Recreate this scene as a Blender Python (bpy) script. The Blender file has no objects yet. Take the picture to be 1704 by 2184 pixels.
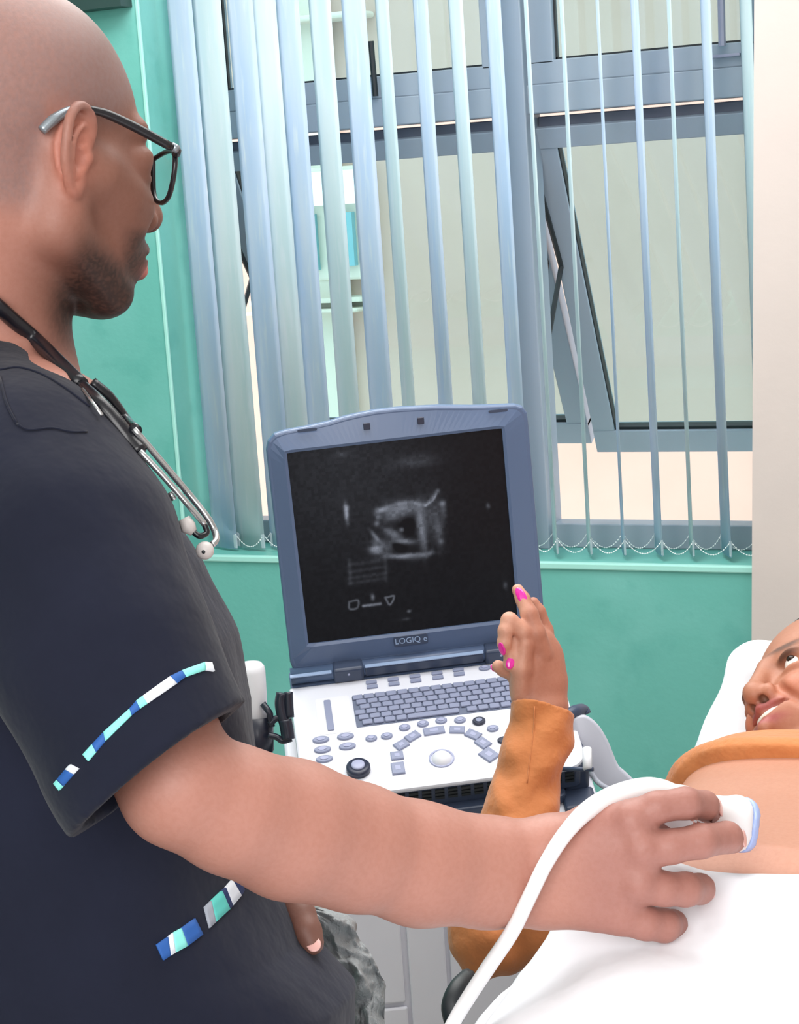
import bpy, bmesh, math, random
import numpy as np
from mathutils import Vector, Matrix
S = bpy.context.scene
COL = S.collection
random.seed(7)
# ------------------------------------------------------------------ camera
F = 4000.0; CX = 852.0; CY = 1092.0
_up = -np.array([1572., -22900., -4000.]); _up /= np.linalg.norm(_up)
_x = np.array([8955., -84., 4000.]); _x -= _x.dot(_up) * _up; _x /= np.linalg.norm(_x)
R = np.array([_x, np.cross(_up, _x), _up])          # camera frame -> world
EYE = np.array([0., 0., 1.5])
cd = bpy.data.cameras.new('camera'); cd.sensor_fit = 'HORIZONTAL'; cd.sensor_width = 36
cd.lens = 36 * F / 1704; cd.clip_start = .05; cd.clip_end = 100
cam = bpy.data.objects.new('camera', cd); COL.objects.link(cam)
M4 = Matrix.Identity(4)
for i in range(3):
    for j in range(3): M4[i][j] = R[i, j]
    M4[i][3] = EYE[i]
cam.matrix_world = M4
S.camera = cam
# ------------------------------------------------------------------ light
S.view_settings.view_transform = 'Standard'; S.view_settings.look = 'None'
S.view_settings.exposure = 0.0; S.view_settings.gamma = 1; S.view_settings.use_curve_mapping = False
W = bpy.data.worlds.new('overcast_sky'); S.world = W; W.use_nodes = True
bg = W.node_tree.nodes['Background']; bg.inputs[0].default_value = (.86, .93, 1, 1); bg.inputs[1].default_value = 4.0
def area(name, loc, target, sx, sy, power, col=(1, 1, 1)):
    l = bpy.data.lights.new(name, 'AREA'); l.shape = 'RECTANGLE'; l.size = sx; l.size_y = sy
    l.energy = power; l.color = col
    o = bpy.data.objects.new(name, l); COL.objects.link(o); o.location = loc
    o.rotation_euler = (Vector(target) - Vector(loc)).to_track_quat('-Z', 'Y').to_euler()
    return o
area('ceiling_lamp', (-.8, 2.2, 2.7), (-.8, 2.2, 0), 2.2, 1.8, 62, (1, .98, .96))
area('blind_fill_light', (-1.7, 3.2, 2.7), (-1.7, 3.3, 0), 1.2, .6, 24, (1, .99, .98))  # added fill to brighten the blinds, not a fitting of the room
area('rear_fill_light', (-.1, -1.1, 1.95), (-.9, 2.2, 1.1), 2.2, 1.5, 74, (1, .98, .97))  # added soft fill from behind the camera; no window there
# ------------------------------------------------------------------ helpers
def P(px, py, z):
    """point seen at pixel px,py at depth z (metres along the lens axis)"""
    return EYE + z * (R @ np.array([px - CX, -(py - CY), -F])) / F
def ray(px, py): return R @ np.array([px - CX, -(py - CY), -F]) / F
def on_y(px, py, y): r = ray(px, py); return EYE + r * (y / r[1])
def on_plane(px, py, O, n):
    r = ray(px, py); return EYE + r * (np.dot(O - EYE, n) / np.dot(r, n))
CR, CU, CF = R @ np.array([1., 0, 0]), R @ np.array([0, 1., 0]), R @ np.array([0, 0, -1.])
def tocam(p):
    q = (p - EYE) @ R            # camera coords
    return q[..., 0], q[..., 1], -q[..., 2]
def lin(c):
    if isinstance(c, str): c = [int(c[i:i + 2], 16) for i in (0, 2, 4)]
    return tuple(((v / 255) / 12.92 if v / 255 <= .04045 else ((v / 255 + .055) / 1.055) ** 2.4) for v in c)
def mat(name, c, rough=.5, metal=0, bump=None, var=None, sss=0, attr=None, trans=0, coat=0, spec=.5, var2=None, sheen=0):
    m = bpy.data.materials.new(name); m.use_nodes = True; nt = m.node_tree; N = nt.nodes; L = nt.links
    b = N['Principled BSDF']; b.inputs['Roughness'].default_value = rough; b.inputs['Metallic'].default_value = metal
    b.inputs['Specular IOR Level'].default_value = spec
    if coat: b.inputs['Coat Weight'].default_value = coat
    if sheen: b.inputs['Sheen Weight'].default_value = sheen
    col = (*lin(c), 1); b.inputs['Base Color'].default_value = col
    src = None
    if attr:
        a = N.new('ShaderNodeAttribute'); a.attribute_name = attr; src = a.outputs['Color']
    tc = N.new('ShaderNodeTexCoord')
    for v in (var, var2):
        if not v: continue
        sc, c2, lo, hi = v[:4]
        no = N.new('ShaderNodeTexNoise'); no.inputs['Scale'].default_value = sc; no.inputs['Detail'].default_value = 5
        if len(v) > 4:
            mp = N.new('ShaderNodeMapping'); mp.inputs['Scale'].default_value = v[4]; L.new(tc.outputs['Object'], mp.inputs[0]); L.new(mp.outputs[0], no.inputs[0])
        else: L.new(tc.outputs['Object'], no.inputs[0])
        mr = N.new('ShaderNodeMapRange'); mr.inputs[1].default_value = lo; mr.inputs[2].default_value = hi
        L.new(no.outputs[0], mr.inputs[0])
        mx = N.new('ShaderNodeMix'); mx.data_type = 'RGBA'
        if attr or c2 is None or isinstance(c2, float):
            mx.blend_type = 'MULTIPLY'; k = c2 if isinstance(c2, float) else .85
            mx.inputs[7].default_value = (k, k * .97, k * .95, 1)
        else: mx.inputs[7].default_value = (*lin(c2), 1)
        L.new(mr.outputs[0], mx.inputs[0])
        if src is not None: L.new(src, mx.inputs[6])
        else: mx.inputs[6].default_value = col
        src = mx.outputs[2]
    if src is not None: L.new(src, b.inputs['Base Color'])
    if bump:
        sc, st, dist = bump[:3]
        no = N.new('ShaderNodeTexNoise'); no.inputs['Scale'].default_value = sc; no.inputs['Detail'].default_value = 4
        if len(bump) > 3:
            mp = N.new('ShaderNodeMapping'); mp.inputs['Scale'].default_value = bump[3]; L.new(tc.outputs['Object'], mp.inputs[0]); L.new(mp.outputs[0], no.inputs[0])
        else: L.new(tc.outputs['Object'], no.inputs[0])
        bp = N.new('ShaderNodeBump'); bp.inputs['Strength'].default_value = st; bp.inputs['Distance'].default_value = dist
        L.new(no.outputs[0], bp.inputs['Height']); L.new(bp.outputs[0], b.inputs['Normal'])
    if sss:
        b.inputs['Subsurface Weight'].default_value = sss; b.inputs['Subsurface Radius'].default_value = (1, .35, .2); b.inputs['Subsurface Scale'].default_value = .006
    if trans:
        tr = N.new('ShaderNodeBsdfTranslucent'); tr.inputs[0].default_value = col
        if src is not None: L.new(src, tr.inputs[0])
        mx = N.new('ShaderNodeMixShader'); mx.inputs[0].default_value = trans
        L.new(b.outputs[0], mx.inputs[1]); L.new(tr.outputs[0], mx.inputs[2]); L.new(mx.outputs[0], N['Material Output'].inputs[0])
    return m
def mkobj(name, me, m=None, parent=None, smooth=False):
    if m is not None:
        me.materials.append(m)
    if smooth:
        me.polygons.foreach_set('use_smooth', [True] * len(me.polygons))
    o = bpy.data.objects.new(name, me); COL.objects.link(o)
    if parent is not None:
        o.parent = parent; o.matrix_parent_inverse = parent.matrix_basis.inverted()
    return o
def obj(name, bm, m=None, parent=None, smooth=False):
    me = bpy.data.meshes.new(name); bm.normal_update(); bm.to_mesh(me); bm.free()
    return mkobj(name, me, m, parent, smooth)
def tag(o, label=None, cat=None, group=None, kind=None):
    if label: o['label'] = label
    if cat: o['category'] = cat
    if group: o['group'] = group
    if kind: o['kind'] = kind
    return o
def thing(name, label, cat, loc=(0, 0, 0), group=None, kind=None):
    o = bpy.data.objects.new(name, None); COL.objects.link(o); o.location = loc; o.empty_display_size = .05
    return tag(o, label, cat, group, kind)
def BM(): return bmesh.new()
def hexa(bm, p, bevel=0, seg=2):
    """p: 8 points, bottom 4 then top 4 (ccw)"""
    vs = [bm.verts.new(Vector(q)) for q in p]
    fs = [bm.faces.new([vs[i] for i in f]) for f in ((3, 2, 1, 0), (4, 5, 6, 7), (0, 1, 5, 4), (1, 2, 6, 5), (2, 3, 7, 6), (3, 0, 4, 7))]
    if bevel:
        es = set(e for f in fs for e in f.edges)
        bmesh.ops.bevel(bm, geom=list(es), offset=bevel, segments=seg, affect='EDGES', profile=.5)
    return bm
def box(bm, lo, hi, bevel=0, seg=2):
    x0, y0, z0 = lo; x1, y1, z1 = hi
    return hexa(bm, [(x0, y0, z0), (x1, y0, z0), (x1, y1, z0), (x0, y1, z0), (x0, y0, z1), (x1, y0, z1), (x1, y1, z1), (x0, y1, z1)], bevel, seg)
def prism(bm, pts, off, bevel=0, seg=2):
    """polygon pts (3D list) extruded by vector off"""
    off = Vector(tuple(off)); n = len(pts)
    a = [bm.verts.new(Vector(tuple(q))) for q in pts]; b = [bm.verts.new(Vector(tuple(q)) + off) for q in pts]
    f0 = bm.faces.new(a); f1 = bm.faces.new(b[::-1]); fs = [f0, f1]
    for i in range(n):
        fs.append(bm.faces.new((a[i], b[i], b[(i + 1) % n], a[(i + 1) % n])))
    bmesh.ops.recalc_face_normals(bm, faces=fs)
    if bevel:
        es = set(e for f in (f0, f1) for e in f.edges)
        bmesh.ops.bevel(bm, geom=list(es), offset=bevel, segments=seg, affect='EDGES', profile=.5)
    return bm
def catmull(pts, n=8):
    pts = [np.array(p, float) for p in pts]; out = []
    q = [2 * pts[0] - pts[1]] + pts + [2 * pts[-1] - pts[-2]]
    for i in range(1, len(q) - 2):
        for k in range(n):
            t = k / n; a, b, c, d = q[i - 1:i + 3]
            out.append(.5 * (2 * b + (c - a) * t + (2 * a - 5 * b + 4 * c - d) * t * t + (3 * b - a - 3 * c + d) * t ** 3))
    out.append(pts[-1]); return out
def tube(bm, pts, r, seg=10, caps=True, flat=None, hint=None):
    """r scalar or list; flat: (vector, factor) squashes the section along a direction"""
    pts = [Vector(p) for p in pts]; n = len(pts)
    rs = r if hasattr(r, '__len__') else [r] * n
    if len(rs) != n: rs = list(np.interp(np.linspace(0, 1, n), np.linspace(0, 1, len(rs)), rs))
    rs = [float(v) for v in rs]; prev = None; rings = []
    for i in range(n):
        t = (pts[min(i + 1, n - 1)] - pts[max(i - 1, 0)]).normalized()
        if prev is None:
            h = Vector(hint) if hint is not None else (Vector((0, 0, 1)) if abs(t.z) < .9 else Vector((1, 0, 0)))
            u = (h - t * h.dot(t)).normalized()
        else: u = (prev - t * prev.dot(t)).normalized()
        prev = u; v = t.cross(u)
        fu, fv = (1, 1) if flat is None else flat
        rings.append([bm.verts.new(pts[i] + rs[i] * (fu * math.cos(2 * math.pi * k / seg) * u + fv * math.sin(2 * math.pi * k / seg) * v)) for k in range(seg)])
    for a, b in zip(rings, rings[1:]):
        for k in range(seg): bm.faces.new((a[k], a[(k + 1) % seg], b[(k + 1) % seg], b[k]))
    if caps: bm.faces.new(rings[0][::-1]); bm.faces.new(rings[-1])
    return bm
def ball(bm, c, r, seg=12, axes=None):
    s = bmesh.ops.create_uvsphere(bm, u_segments=seg, v_segments=max(6, seg // 2 + 2), radius=1)
    rr = r if hasattr(r, '__len__') else (r, r, r)
    A = np.eye(3) if axes is None else np.array(axes)
    for v in s['verts']:
        p = np.array(v.co) * rr; v.co = Vector(np.array(c) + A.T @ p)
    return bm
def lathe(bm, prof, O, axis=(0, 0, 1), seg=24):
    """prof: list of (r, h)"""
    ax = Vector(axis).normalized(); u = ax.orthogonal().normalized(); v = ax.cross(u); O = Vector(O); rings = []
    for r, h in prof:
        rings.append([bm.verts.new(O + ax * h + r * (math.cos(2 * math.pi * k / seg) * u + math.sin(2 * math.pi * k / seg) * v)) for k in range(seg)])
    for a, b in zip(rings, rings[1:]):
        for k in range(seg): bm.faces.new((a[k], a[(k + 1) % seg], b[(k + 1) % seg], b[k]))
    bm.faces.new(rings[0][::-1]); bm.faces.new(rings[-1])
    return bm
# ------------------------------------------------------------------ implicit surfaces (smooth unions meshed with surface nets)
def smin(a, b, k):
    if k <= 0: return np.minimum(a, b)
    h = np.clip(.5 + .5 * (b - a) / k, 0, 1)
    return b * (1 - h) + a * h - k * h * (1 - h)
class Field:
    def __init__(self): self.p = []
    def add(self, fn, c, rad, k=.01, sub=False): self.p.append((fn, np.array(c, float), rad, k, sub)); return self
    def cone(self, a, b, ra, rb=None, k=.01, sub=False):
        a = np.array(a, float); b = np.array(b, float); rb = ra if rb is None else rb
        ab = b - a; L2 = max(ab.dot(ab), 1e-12)
        def fn(p):
            t = np.clip((p - a) @ ab / L2, 0, 1)
            return np.linalg.norm(p - a - t[:, None] * ab, axis=1) - (ra + (rb - ra) * t)
        return self.add(fn, (a + b) / 2, math.sqrt(L2) / 2 + max(ra, rb), k, sub)
    def chain(self, pts, k=.008, sub=False):
        """pts: list of (point, r)"""
        for (a, ra), (b, rb) in zip(pts, pts[1:]): self.cone(a, b, ra, rb, k, sub)
        return self
    def ell(self, c, r, axes=None, k=.01, sub=False):
        c = np.array(c, float); r = np.array(r, float); A = np.eye(3) if axes is None else np.array(axes, float)
        def fn(p):
            q = (p - c) @ A.T
            k0 = np.linalg.norm(q / r, axis=1); k1 = np.linalg.norm(q / (r * r), axis=1) + 1e-9
            return np.where(k0 < 1e-3, -r.min(), k0 * (k0 - 1) / k1)
        return self.add(fn, c, r.max(), k, sub)
    def sph(self, c, r, k=.01, sub=False): return self.cone(c, c, r, r, k, sub)
    def __call__(self, p, pad=.03):
        d = np.full(len(p), 1.0)
        if len(p) == 0: return d
        mn, mx = p.min(0), p.max(0)
        for fn, c, rad, k, sub in self.p:
            R_ = rad + k + pad
            if (c + R_ < mn).any() or (c - R_ > mx).any(): continue
            m = np.abs(p - c).max(axis=1) < rad + k + pad
            if not m.any(): continue
            q = fn(p[m])
            d[m] = -smin(-d[m], q, k) if sub else smin(d[m], q, k)
        return d
def surface(fields, lo, hi, h, disp=None, clip=None, proj=0):
    """fields: callable(p,pad)->distance. sparse surface nets -> verts, quads"""
    lo = np.array(lo, float); hi = np.array(hi, float)
    B = 8; nb = np.ceil((hi - lo) / (B * h)).astype(int)
    ii = np.stack(np.meshgrid(*[np.arange(n) for n in nb], indexing='ij'), -1).reshape(-1, 3)
    ctr = lo + (ii + .5) * B * h
    half = B * h * .5 * 1.7321
    dd = np.concatenate([fields(c_, half + .012) for c_ in np.array_split(ctr, max(1, len(ctr) // 600))])
    act = ii[np.abs(dd) < half * 1.25 + .004 + (.0 if disp is None else .006)]
    g4 = act // 3; act = act[np.lexsort((act[:, 2], act[:, 1], act[:, 0], g4[:, 2], g4[:, 1], g4[:, 0]))]
    n = (nb * B + 1).astype(np.int64)
    g = np.arange(B + 1); loc = np.stack(np.meshgrid(g, g, g, indexing='ij'), -1).reshape(-1, 3)
    V = []; K = []; E = []
    for s in range(0, len(act), 27):
        a = act[s:s + 27]
        idx = a[:, None, :] * B + loc[None]
        p = lo + idx.reshape(-1, 3) * h
        d = fields(p, .012)
        if disp is not None: d = d + disp(p)
        d = d.reshape(len(a), B + 1, B + 1, B + 1)
        neg = d < 0
        cs = [(i, j, k) for i in (0, 1) for j in (0, 1) for k in (0, 1)]
        cnt = sum(neg[:, i:B + i, j:B + j, k:B + k].astype(int) for i, j, k in cs)
        w = np.argwhere((cnt > 0) & (cnt < 8))
        if len(w) == 0: continue
        b, x, y, z = w.T
        acc = np.zeros((len(w), 3)); num = np.zeros(len(w))
        for c0 in cs:
            for ax in range(3):
                if c0[ax]: continue
                c1 = list(c0); c1[ax] = 1
                d0 = d[b, x + c0[0], y + c0[1], z + c0[2]]; d1 = d[b, x + c1[0], y + c1[1], z + c1[2]]
                cr = (d0 < 0) != (d1 < 0)
                t = np.where(cr, d0 / np.where(cr, d0 - d1, 1), 0)
                q = np.tile(np.array(c0, float), (len(w), 1)); q[:, ax] += t
                acc += q * cr[:, None]; num += cr
        base = a[b] * B + np.stack([x, y, z], 1)
        V.append(lo + (base + acc / num[:, None]) * h)
        K.append((base[:, 0] * n[1] + base[:, 1]) * n[2] + base[:, 2])
        for ax in range(3):
            o = [0, 0, 0]; o[ax] = 1
            d0 = d[b, x, y, z]; d1 = d[b, x + o[0], y + o[1], z + o[2]]
            cr = (d0 < 0) != (d1 < 0)
            E.append(np.concatenate([base[cr], np.full((cr.sum(), 1), ax), (d0[cr] < 0).astype(int)[:, None]], 1))
    V = np.concatenate(V); K = np.concatenate(K); E = np.concatenate(E)
    order = np.argsort(K); K = K[order]; V = V[order]
    def look(c):
        k = (c[:, 0] * n[1] + c[:, 1]) * n[2] + c[:, 2]
        i = np.searchsorted(K, k); i = np.clip(i, 0, len(K) - 1); return np.where(K[i] == k, i, -1)
    Q = []
    for ax in range(3):
        e = E[E[:, 3] == ax]
        if len(e) == 0: continue
        u = np.zeros(3, int); v = np.zeros(3, int); u[(ax + 1) % 3] = 1; v[(ax + 2) % 3] = 1
        c = e[:, :3]; f = np.stack([look(c), look(c - u), look(c - u - v), look(c - v)], 1)
        sgn = e[:, 4] == 0
        f[sgn] = f[sgn][:, ::-1]
        Q.append(f[(f >= 0).all(1)])
    Q = np.concatenate(Q)
    for _ in range(proj):
        e = h * .25; N_ = len(V); od = np.lexsort((V[:, 2] // .06, V[:, 1] // .06, V[:, 0] // .06)); st = []
        for c_ in np.array_split(od, max(1, N_ // 4000)):
            q = V[c_]; d0 = fields(q, .012); g = np.stack([fields(q + e * ax, .012) - d0 for ax in np.eye(3)], 1) / e
            st.append(np.clip(d0, -h, h)[:, None] * g / np.maximum((g * g).sum(1, keepdims=True), .25))
        V = V.copy(); V[od] -= np.concatenate(st)
    if clip is not None:
        keep = clip(V[Q].mean(1)); Q = Q[keep]
        used = np.unique(Q); mp = -np.ones(len(V), int); mp[used] = np.arange(len(used)); V = V[used]; Q = mp[Q]
    return V, Q
def mesh_vq(name, V, Q, m, parent=None, color=None, smooth=True):
    me = bpy.data.meshes.new(name)
    me.vertices.add(len(V)); me.vertices.foreach_set('co', V.astype(np.float32).ravel())
    me.loops.add(Q.size); me.loops.foreach_set('vertex_index', Q.astype(np.int32).ravel())
    me.polygons.add(len(Q)); me.polygons.foreach_set('loop_start', np.arange(0, Q.size, Q.shape[1], dtype=np.int32))
    me.polygons.foreach_set('loop_total', np.full(len(Q), Q.shape[1], dtype=np.int32))
    me.update(calc_edges=True); me.validate()
    if color is not None:
        c = color(V); a = me.color_attributes.new('Col', 'FLOAT_COLOR', 'POINT')
        a.data.foreach_set('color', np.concatenate([c, np.ones((len(c), 1))], 1).astype(np.float32).ravel())
    return mkobj(name, me, m, parent, smooth)
def merge(parts):
    V = []; Q = []; n = 0
    for v, q in parts: V.append(v); Q.append(q + n); n += len(v)
    return np.concatenate(V), np.concatenate(Q)
def hit(px, py, field, z0, z1, step=.004):
    """first surface point of a field along the sight line, and its normal"""
    zs = np.arange(z0, z1, step); pts = np.array([P(px, py, z) for z in zs]); d = field(pts, .05)
    w = np.where(d < 0)[0]
    if len(w) == 0: i = int(np.argmin(d)); za = zs[i]
    else:
        i = w[0]; a, b = zs[max(i - 1, 0)], zs[i]
        for _ in range(12):
            m = (a + b) / 2
            if field(P(px, py, m)[None], .05)[0] < 0: b = m
            else: a = m
        za = a
    p = P(px, py, za); e = .002
    g = np.array([field((p + e * ax)[None], .05)[0] - field((p - e * ax)[None], .05)[0] for ax in np.eye(3)])
    return p, g / (np.linalg.norm(g) + 1e-9)
def ribbon(name, left, right, field, z0, z1, m, parent, off=.0015, th=.002, n=10, cross=2):
    """strip lying on a surface between two pixel polylines"""
    Lp = catmull([(*p, 0) for p in left], n); Rp = catmull([(*p, 0) for p in right], n)
    bm = BM(); rows = []
    for a, b in zip(Lp, Rp):
        row = []
        for k in range(cross + 1):
            t = k / cross; q = a * (1 - t) + b * t
            p, nn = hit(q[0], q[1], field, z0, z1); row.append((bm.verts.new(Vector(p + nn * off)), bm.verts.new(Vector(p + nn * (off - th)))))
        rows.append(row)
    fs = []
    for r0, r1 in zip(rows, rows[1:]):
        for k in range(cross):
            fs.append(bm.faces.new((r0[k][0], r0[k + 1][0], r1[k + 1][0], r1[k][0])))
        fs.append(bm.faces.new((r0[0][0], r1[0][0], r1[0][1], r0[0][1]))); fs.append(bm.faces.new((r0[-1][0], r1[-1][0], r1[-1][1], r0[-1][1])))
    for r in (rows[0], rows[-1]):
        for k in range(cross): fs.append(bm.faces.new((r[k][0], r[k + 1][0], r[k + 1][1], r[k][1])))
    bmesh.ops.recalc_face_normals(bm, faces=fs)
    return obj(name, bm, m, parent, True)
# ================================================================== materials
M = {}
M['teal'] = mat('teal_paint', (106, 180, 170), .45, var=(2.2, (126, 194, 187), .45, .7), var2=(9, (94, 170, 161), .55, .75), bump=(60, .15, .004))
M['edge_highlight'] = mat('edge_highlight', (165, 222, 212), .4)  # paler teal imitating light caught on the edges
M['cream_wall'] = mat('cream_wall', (206, 194, 189), .6, var=(2.5, (198, 187, 183), .4, .7), bump=(80, .1, .003))
M['ceiling'] = mat('ceiling_white', (235, 235, 232), .8)
M['floor'] = mat('floor_vinyl', (170, 165, 158), .4, var=(6, (150, 145, 140), .4, .7))
M['alu'] = mat('grey_aluminium', (146, 158, 170), .38, spec=.4, var=(3, (156, 167, 180), .4, .6, (1, 1, .2)))
M['shade'] = mat('transom_gap_shade', (84, 88, 102), .5)  # dark grey painting the shadow under the transom
M['gasket'] = mat('black_gasket', (28, 34, 38), .5)
M['peach'] = mat('peach_render', (196, 167, 152), .8, var=(1.5, (188, 159, 143), .45, .7), bump=(40, .1, .004))
M['creamout'] = mat('cream_render', (206, 198, 182), .8)
M['white'] = mat('white_plastic', (232, 234, 240), .35)
def glass(name, tint, refl=.09):
    m = bpy.data.materials.new(name); m.use_nodes = True; nt = m.node_tree; N = nt.nodes; L = nt.links
    N.remove(N['Principled BSDF'])
    t = N.new('ShaderNodeBsdfTransparent'); t.inputs[0].default_value = (*tint, 1)
    g = N.new('ShaderNodeBsdfGlossy'); g.inputs['Roughness'].default_value = .02; g.inputs[0].default_value = (.9, .95, 1, 1)
    mx = N.new('ShaderNodeMixShader'); mx.inputs[0].default_value = refl
    L.new(t.outputs[0], mx.inputs[1]); L.new(g.outputs[0], mx.inputs[2]); L.new(mx.outputs[0], N['Material Output'].inputs[0]); return m
M['glass'] = glass('tinted_glass', (.73, .86, .87), .05)
M['lens'] = glass('lens_glass', (.88, .92, .9), .12)
# ================================================================== room shell
YW = 3.85; SILL = .65; XA = -2.324; XR = -.86; HEAD = 2.2
def struct(name, bm, m, parent=None, smooth=False):
    o = obj(name, bm, m, parent, smooth)
    if parent is None: o['kind'] = 'structure'
    return o
bm = BM()
box(bm, (-3.5, YW, 0), (XA, YW + .3, 2.75)); box(bm, (XA, YW, 0), (XR, YW + .3, SILL - .0)); box(bm, (XR, YW, 0), (1.7, YW + .3, 2.75)); box(bm, (XA, YW, HEAD), (XR, YW + .3, 2.75))
struct('wall_back', bm, M['teal'])
bm = BM(); box(bm, (-3.6, -1.7, 0), (-3.5, YW + .3, 2.75)); struct('wall_left', bm, M['teal'])
bm = BM(); box(bm, (1.7, -1.7, 0), (1.8, YW + .3, 2.75)); struct('wall_side', bm, M['cream_wall'])
bm = BM(); box(bm, (-3.6, -1.8, 0), (1.8, -1.7, 2.75)); struct('wall_front', bm, M['cream_wall'])
bm = BM(); box(bm, (-3.6, -1.8, -.1), (1.8, YW + .3, 0)); struct('floor', bm, M['floor'])
bm = BM(); box(bm, (-3.6, -1.8, 2.75), (1.8, YW + .3, 2.85)); struct('ceiling', bm, M['ceiling'])
# cream wall projecting at the right, its edge slightly out of plumb
yr = 3.72
e0 = on_y(1608.5, 0, yr); e1 = on_y(1603, 1330, yr)
sl = (e1[0] - e0[0]) / (e1[2] - e0[2]); xt = lambda z: e0[0] + sl * (z - e0[2])
bm = BM(); prism(bm, [(xt(0), yr, 0), (1.7, yr, 0), (1.7, yr, 2.75), (xt(2.75), yr, 2.75)], (0, .125, 0)); struct('wall_right', bm, M['cream_wall'])
M['darkbeam'] = mat('dark_beam', (44, 66, 64), .5)
b0 = on_y(150, 28, 3.80); bm = BM(); box(bm, (-3.49, 3.8, b0[2] + .003), (XA - .015, YW - .001, b0[2] + .2)); struct('trim_1', bm, M['darkbeam'])
bm = BM(); box(bm, (XA - .006, YW - .004, SILL), (XA + .003, YW + .004, 2.2), .002); struct('arris_highlight', bm, M['edge_highlight'])  # pale strip standing in for the highlight along the window arris
bm = BM(); box(bm, (XA, YW - .006, SILL - .012), (XR, YW + .012, SILL + .003), .003); struct('sill_highlight', bm, M['edge_highlight'])  # pale strip standing in for the highlight on the sill edge
# ================================================================== windows
def window(name, x0, x1, th, label):
    w = thing(name, None, None, (x0, 4.05, .66)); w['kind'] = 'structure'; w['label'] = label
    def part(nm, lo, hi, m='alu', par=None, bev=.003):
        bm = BM(); box(bm, lo, hi, bev); return obj(nm, bm, M[m], par or w)
    y0, y1 = 4.024, 4.085
    part('frame_bottom', (x0, y0, SILL), (x1, y1, .706)); part('frame_top', (x0, y0, 2.14), (x1, y1, HEAD))
    part('frame_side', (x0, y0 + .002, .70), (x0 + .028, y1, 2.15)); part('frame_side', (x1 - .028, y0 + .002, .70), (x1, y1, 2.15))
    part('transom', (x0, y0 - .004, 1.634), (x1, y1, 1.697)); part('transom_shade', (x0 + .03, 4.06, 1.600), (x1 - .03, 4.1, 1.628), 'shade')  # dark strip put where the gap below lies in shadow
    # upper fixed light
    s = part('upper_sash', (x0 + .03, y0 + .006, 1.697), (x1 - .03, y1 - .01, 1.748))
    for a, b in ((x0 + .03, x0 + .085), (x1 - .085, x1 - .03)): part('upper_stile', (a, y0 + .006, 1.74), (b, y1 - .01, 2.14))
    bm = BM()
    box(bm, (x0 + .083, 4.046, 1.746), (x1 - .083, 4.056, 1.753)); box(bm, (x0 + .083, 4.046, 1.746), (x0 + .089, 4.056, 2.14)); box(bm, (x1 - .089, 4.046, 1.746), (x1 - .083, 4.056, 2.14))
    obj('gasket', bm, M['gasket'], s)
    bm = BM(); box(bm, (x0 + .085, 4.05, 1.75), (x1 - .085, 4.054, 2.14)); obj('upper_pane', bm, M['glass'], s)
    # lower top-hung sash pushed outwards
    Lh = .885; a0, a1 = x0 + .012, x1 - .012; zh = 1.612; yh = 4.045; d = np.array([0, math.sin(th), -math.cos(th)]); nn = np.array([0, math.cos(th), math.sin(th)])
    O = np.array([0, yh, zh])
    def q(x, l, t): return tuple(O + d * l + nn * t + np.array([x, 0, 0]))
    def sb(nm, xa, xb, l0, l1, t0, t1, m, par=None, bev=.002):
        bm = BM(); hexa(bm, [q(xa, l1, t0), q(xb, l1, t0), q(xb, l1, t1), q(xa, l1, t1), q(xa, l0, t0), q(xb, l0, t0), q(xb, l0, t1), q(xa, l0, t1)], bev); bm.normal_update()
        bmesh.ops.recalc_face_normals(bm, faces=bm.faces[:]); return obj(nm, bm, M[m], par or w)
    sa = sb('sash_rail', a0, a1, 0.012, .062, 0, .045, 'alu')
    sb('sash_rail', a0, a1, Lh - .062, Lh, 0, .045, 'alu')
    for xa, xb in ((a0, a0 + .055), (a1 - .055, a1)): sb('sash_stile', xa, xb, .05, Lh - .05, .002, .043, 'alu')
    sb('glazing_bead', a0 + .053, a1 - .053, Lh - .070, Lh - .060, .008, .03, 'gasket', sa)
    for xa in (a0 + .053, a1 - .058): sb('glazing_bead', xa, xa + .005, .06, Lh - .062, .008, .03, 'gasket', sa)
    sb('lower_pane', a0 + .054, a1 - .054, .06, Lh - .062, .016, .021, 'glass', sa, 0)
    for xs in (x0 + .02, x1 - .02):
        bm = BM(); p0 = np.array([xs, 4.06, 1.50]); pm = np.array(q(xs, .36, .0)); p1 = np.array([xs, 4.06, 1.10])
        tube(bm, [p0, pm], .006, 6); tube(bm, [p1, pm], .006, 6); obj('stay_arm', bm, M['gasket'], w)
    return w
w1 = window('window_1', -2.30, -1.4705, math.radians(27.5), 'left window of grey aluminium with its lower sash pushed outwards')
w2 = window('window_2', -1.4705, XR, math.radians(25), 'right window of grey aluminium beside the cream wall')
bm = BM(); box(bm, (-1.497, 4.0, SILL), (-1.4465, 4.07, HEAD), .003); obj('mullion', bm, M['alu'], w1)
def bar(p0, p1, w, t, m, name, par):
    bm = BM(); tube(bm, [p0, p1], w, 8); return obj(name, bm, m, par)
h0 = on_y(791, 88, 4.01); h1 = on_y(801, 205, 4.01)
bar(h1, h0, .007, .01, M['gasket'], 'handle', w1)
h0 = on_y(1537, -40, 4.0); h1 = on_y(1540, 98, 4.0); M['lilac'] = mat('lilac_grey', (150, 152, 172), .4)
hd = bar(h1, h0, .008, .01, M['lilac'], 'handle', w2)
a = on_y(1516, 125, 4.01); b = on_y(1578, 112, 4.01); bm = BM(); box(bm, (a[0], 4.008, a[2]), (b[0], 4.022, b[2]), .002); obj('handle_plate', bm, M['lilac'], hd)
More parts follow.
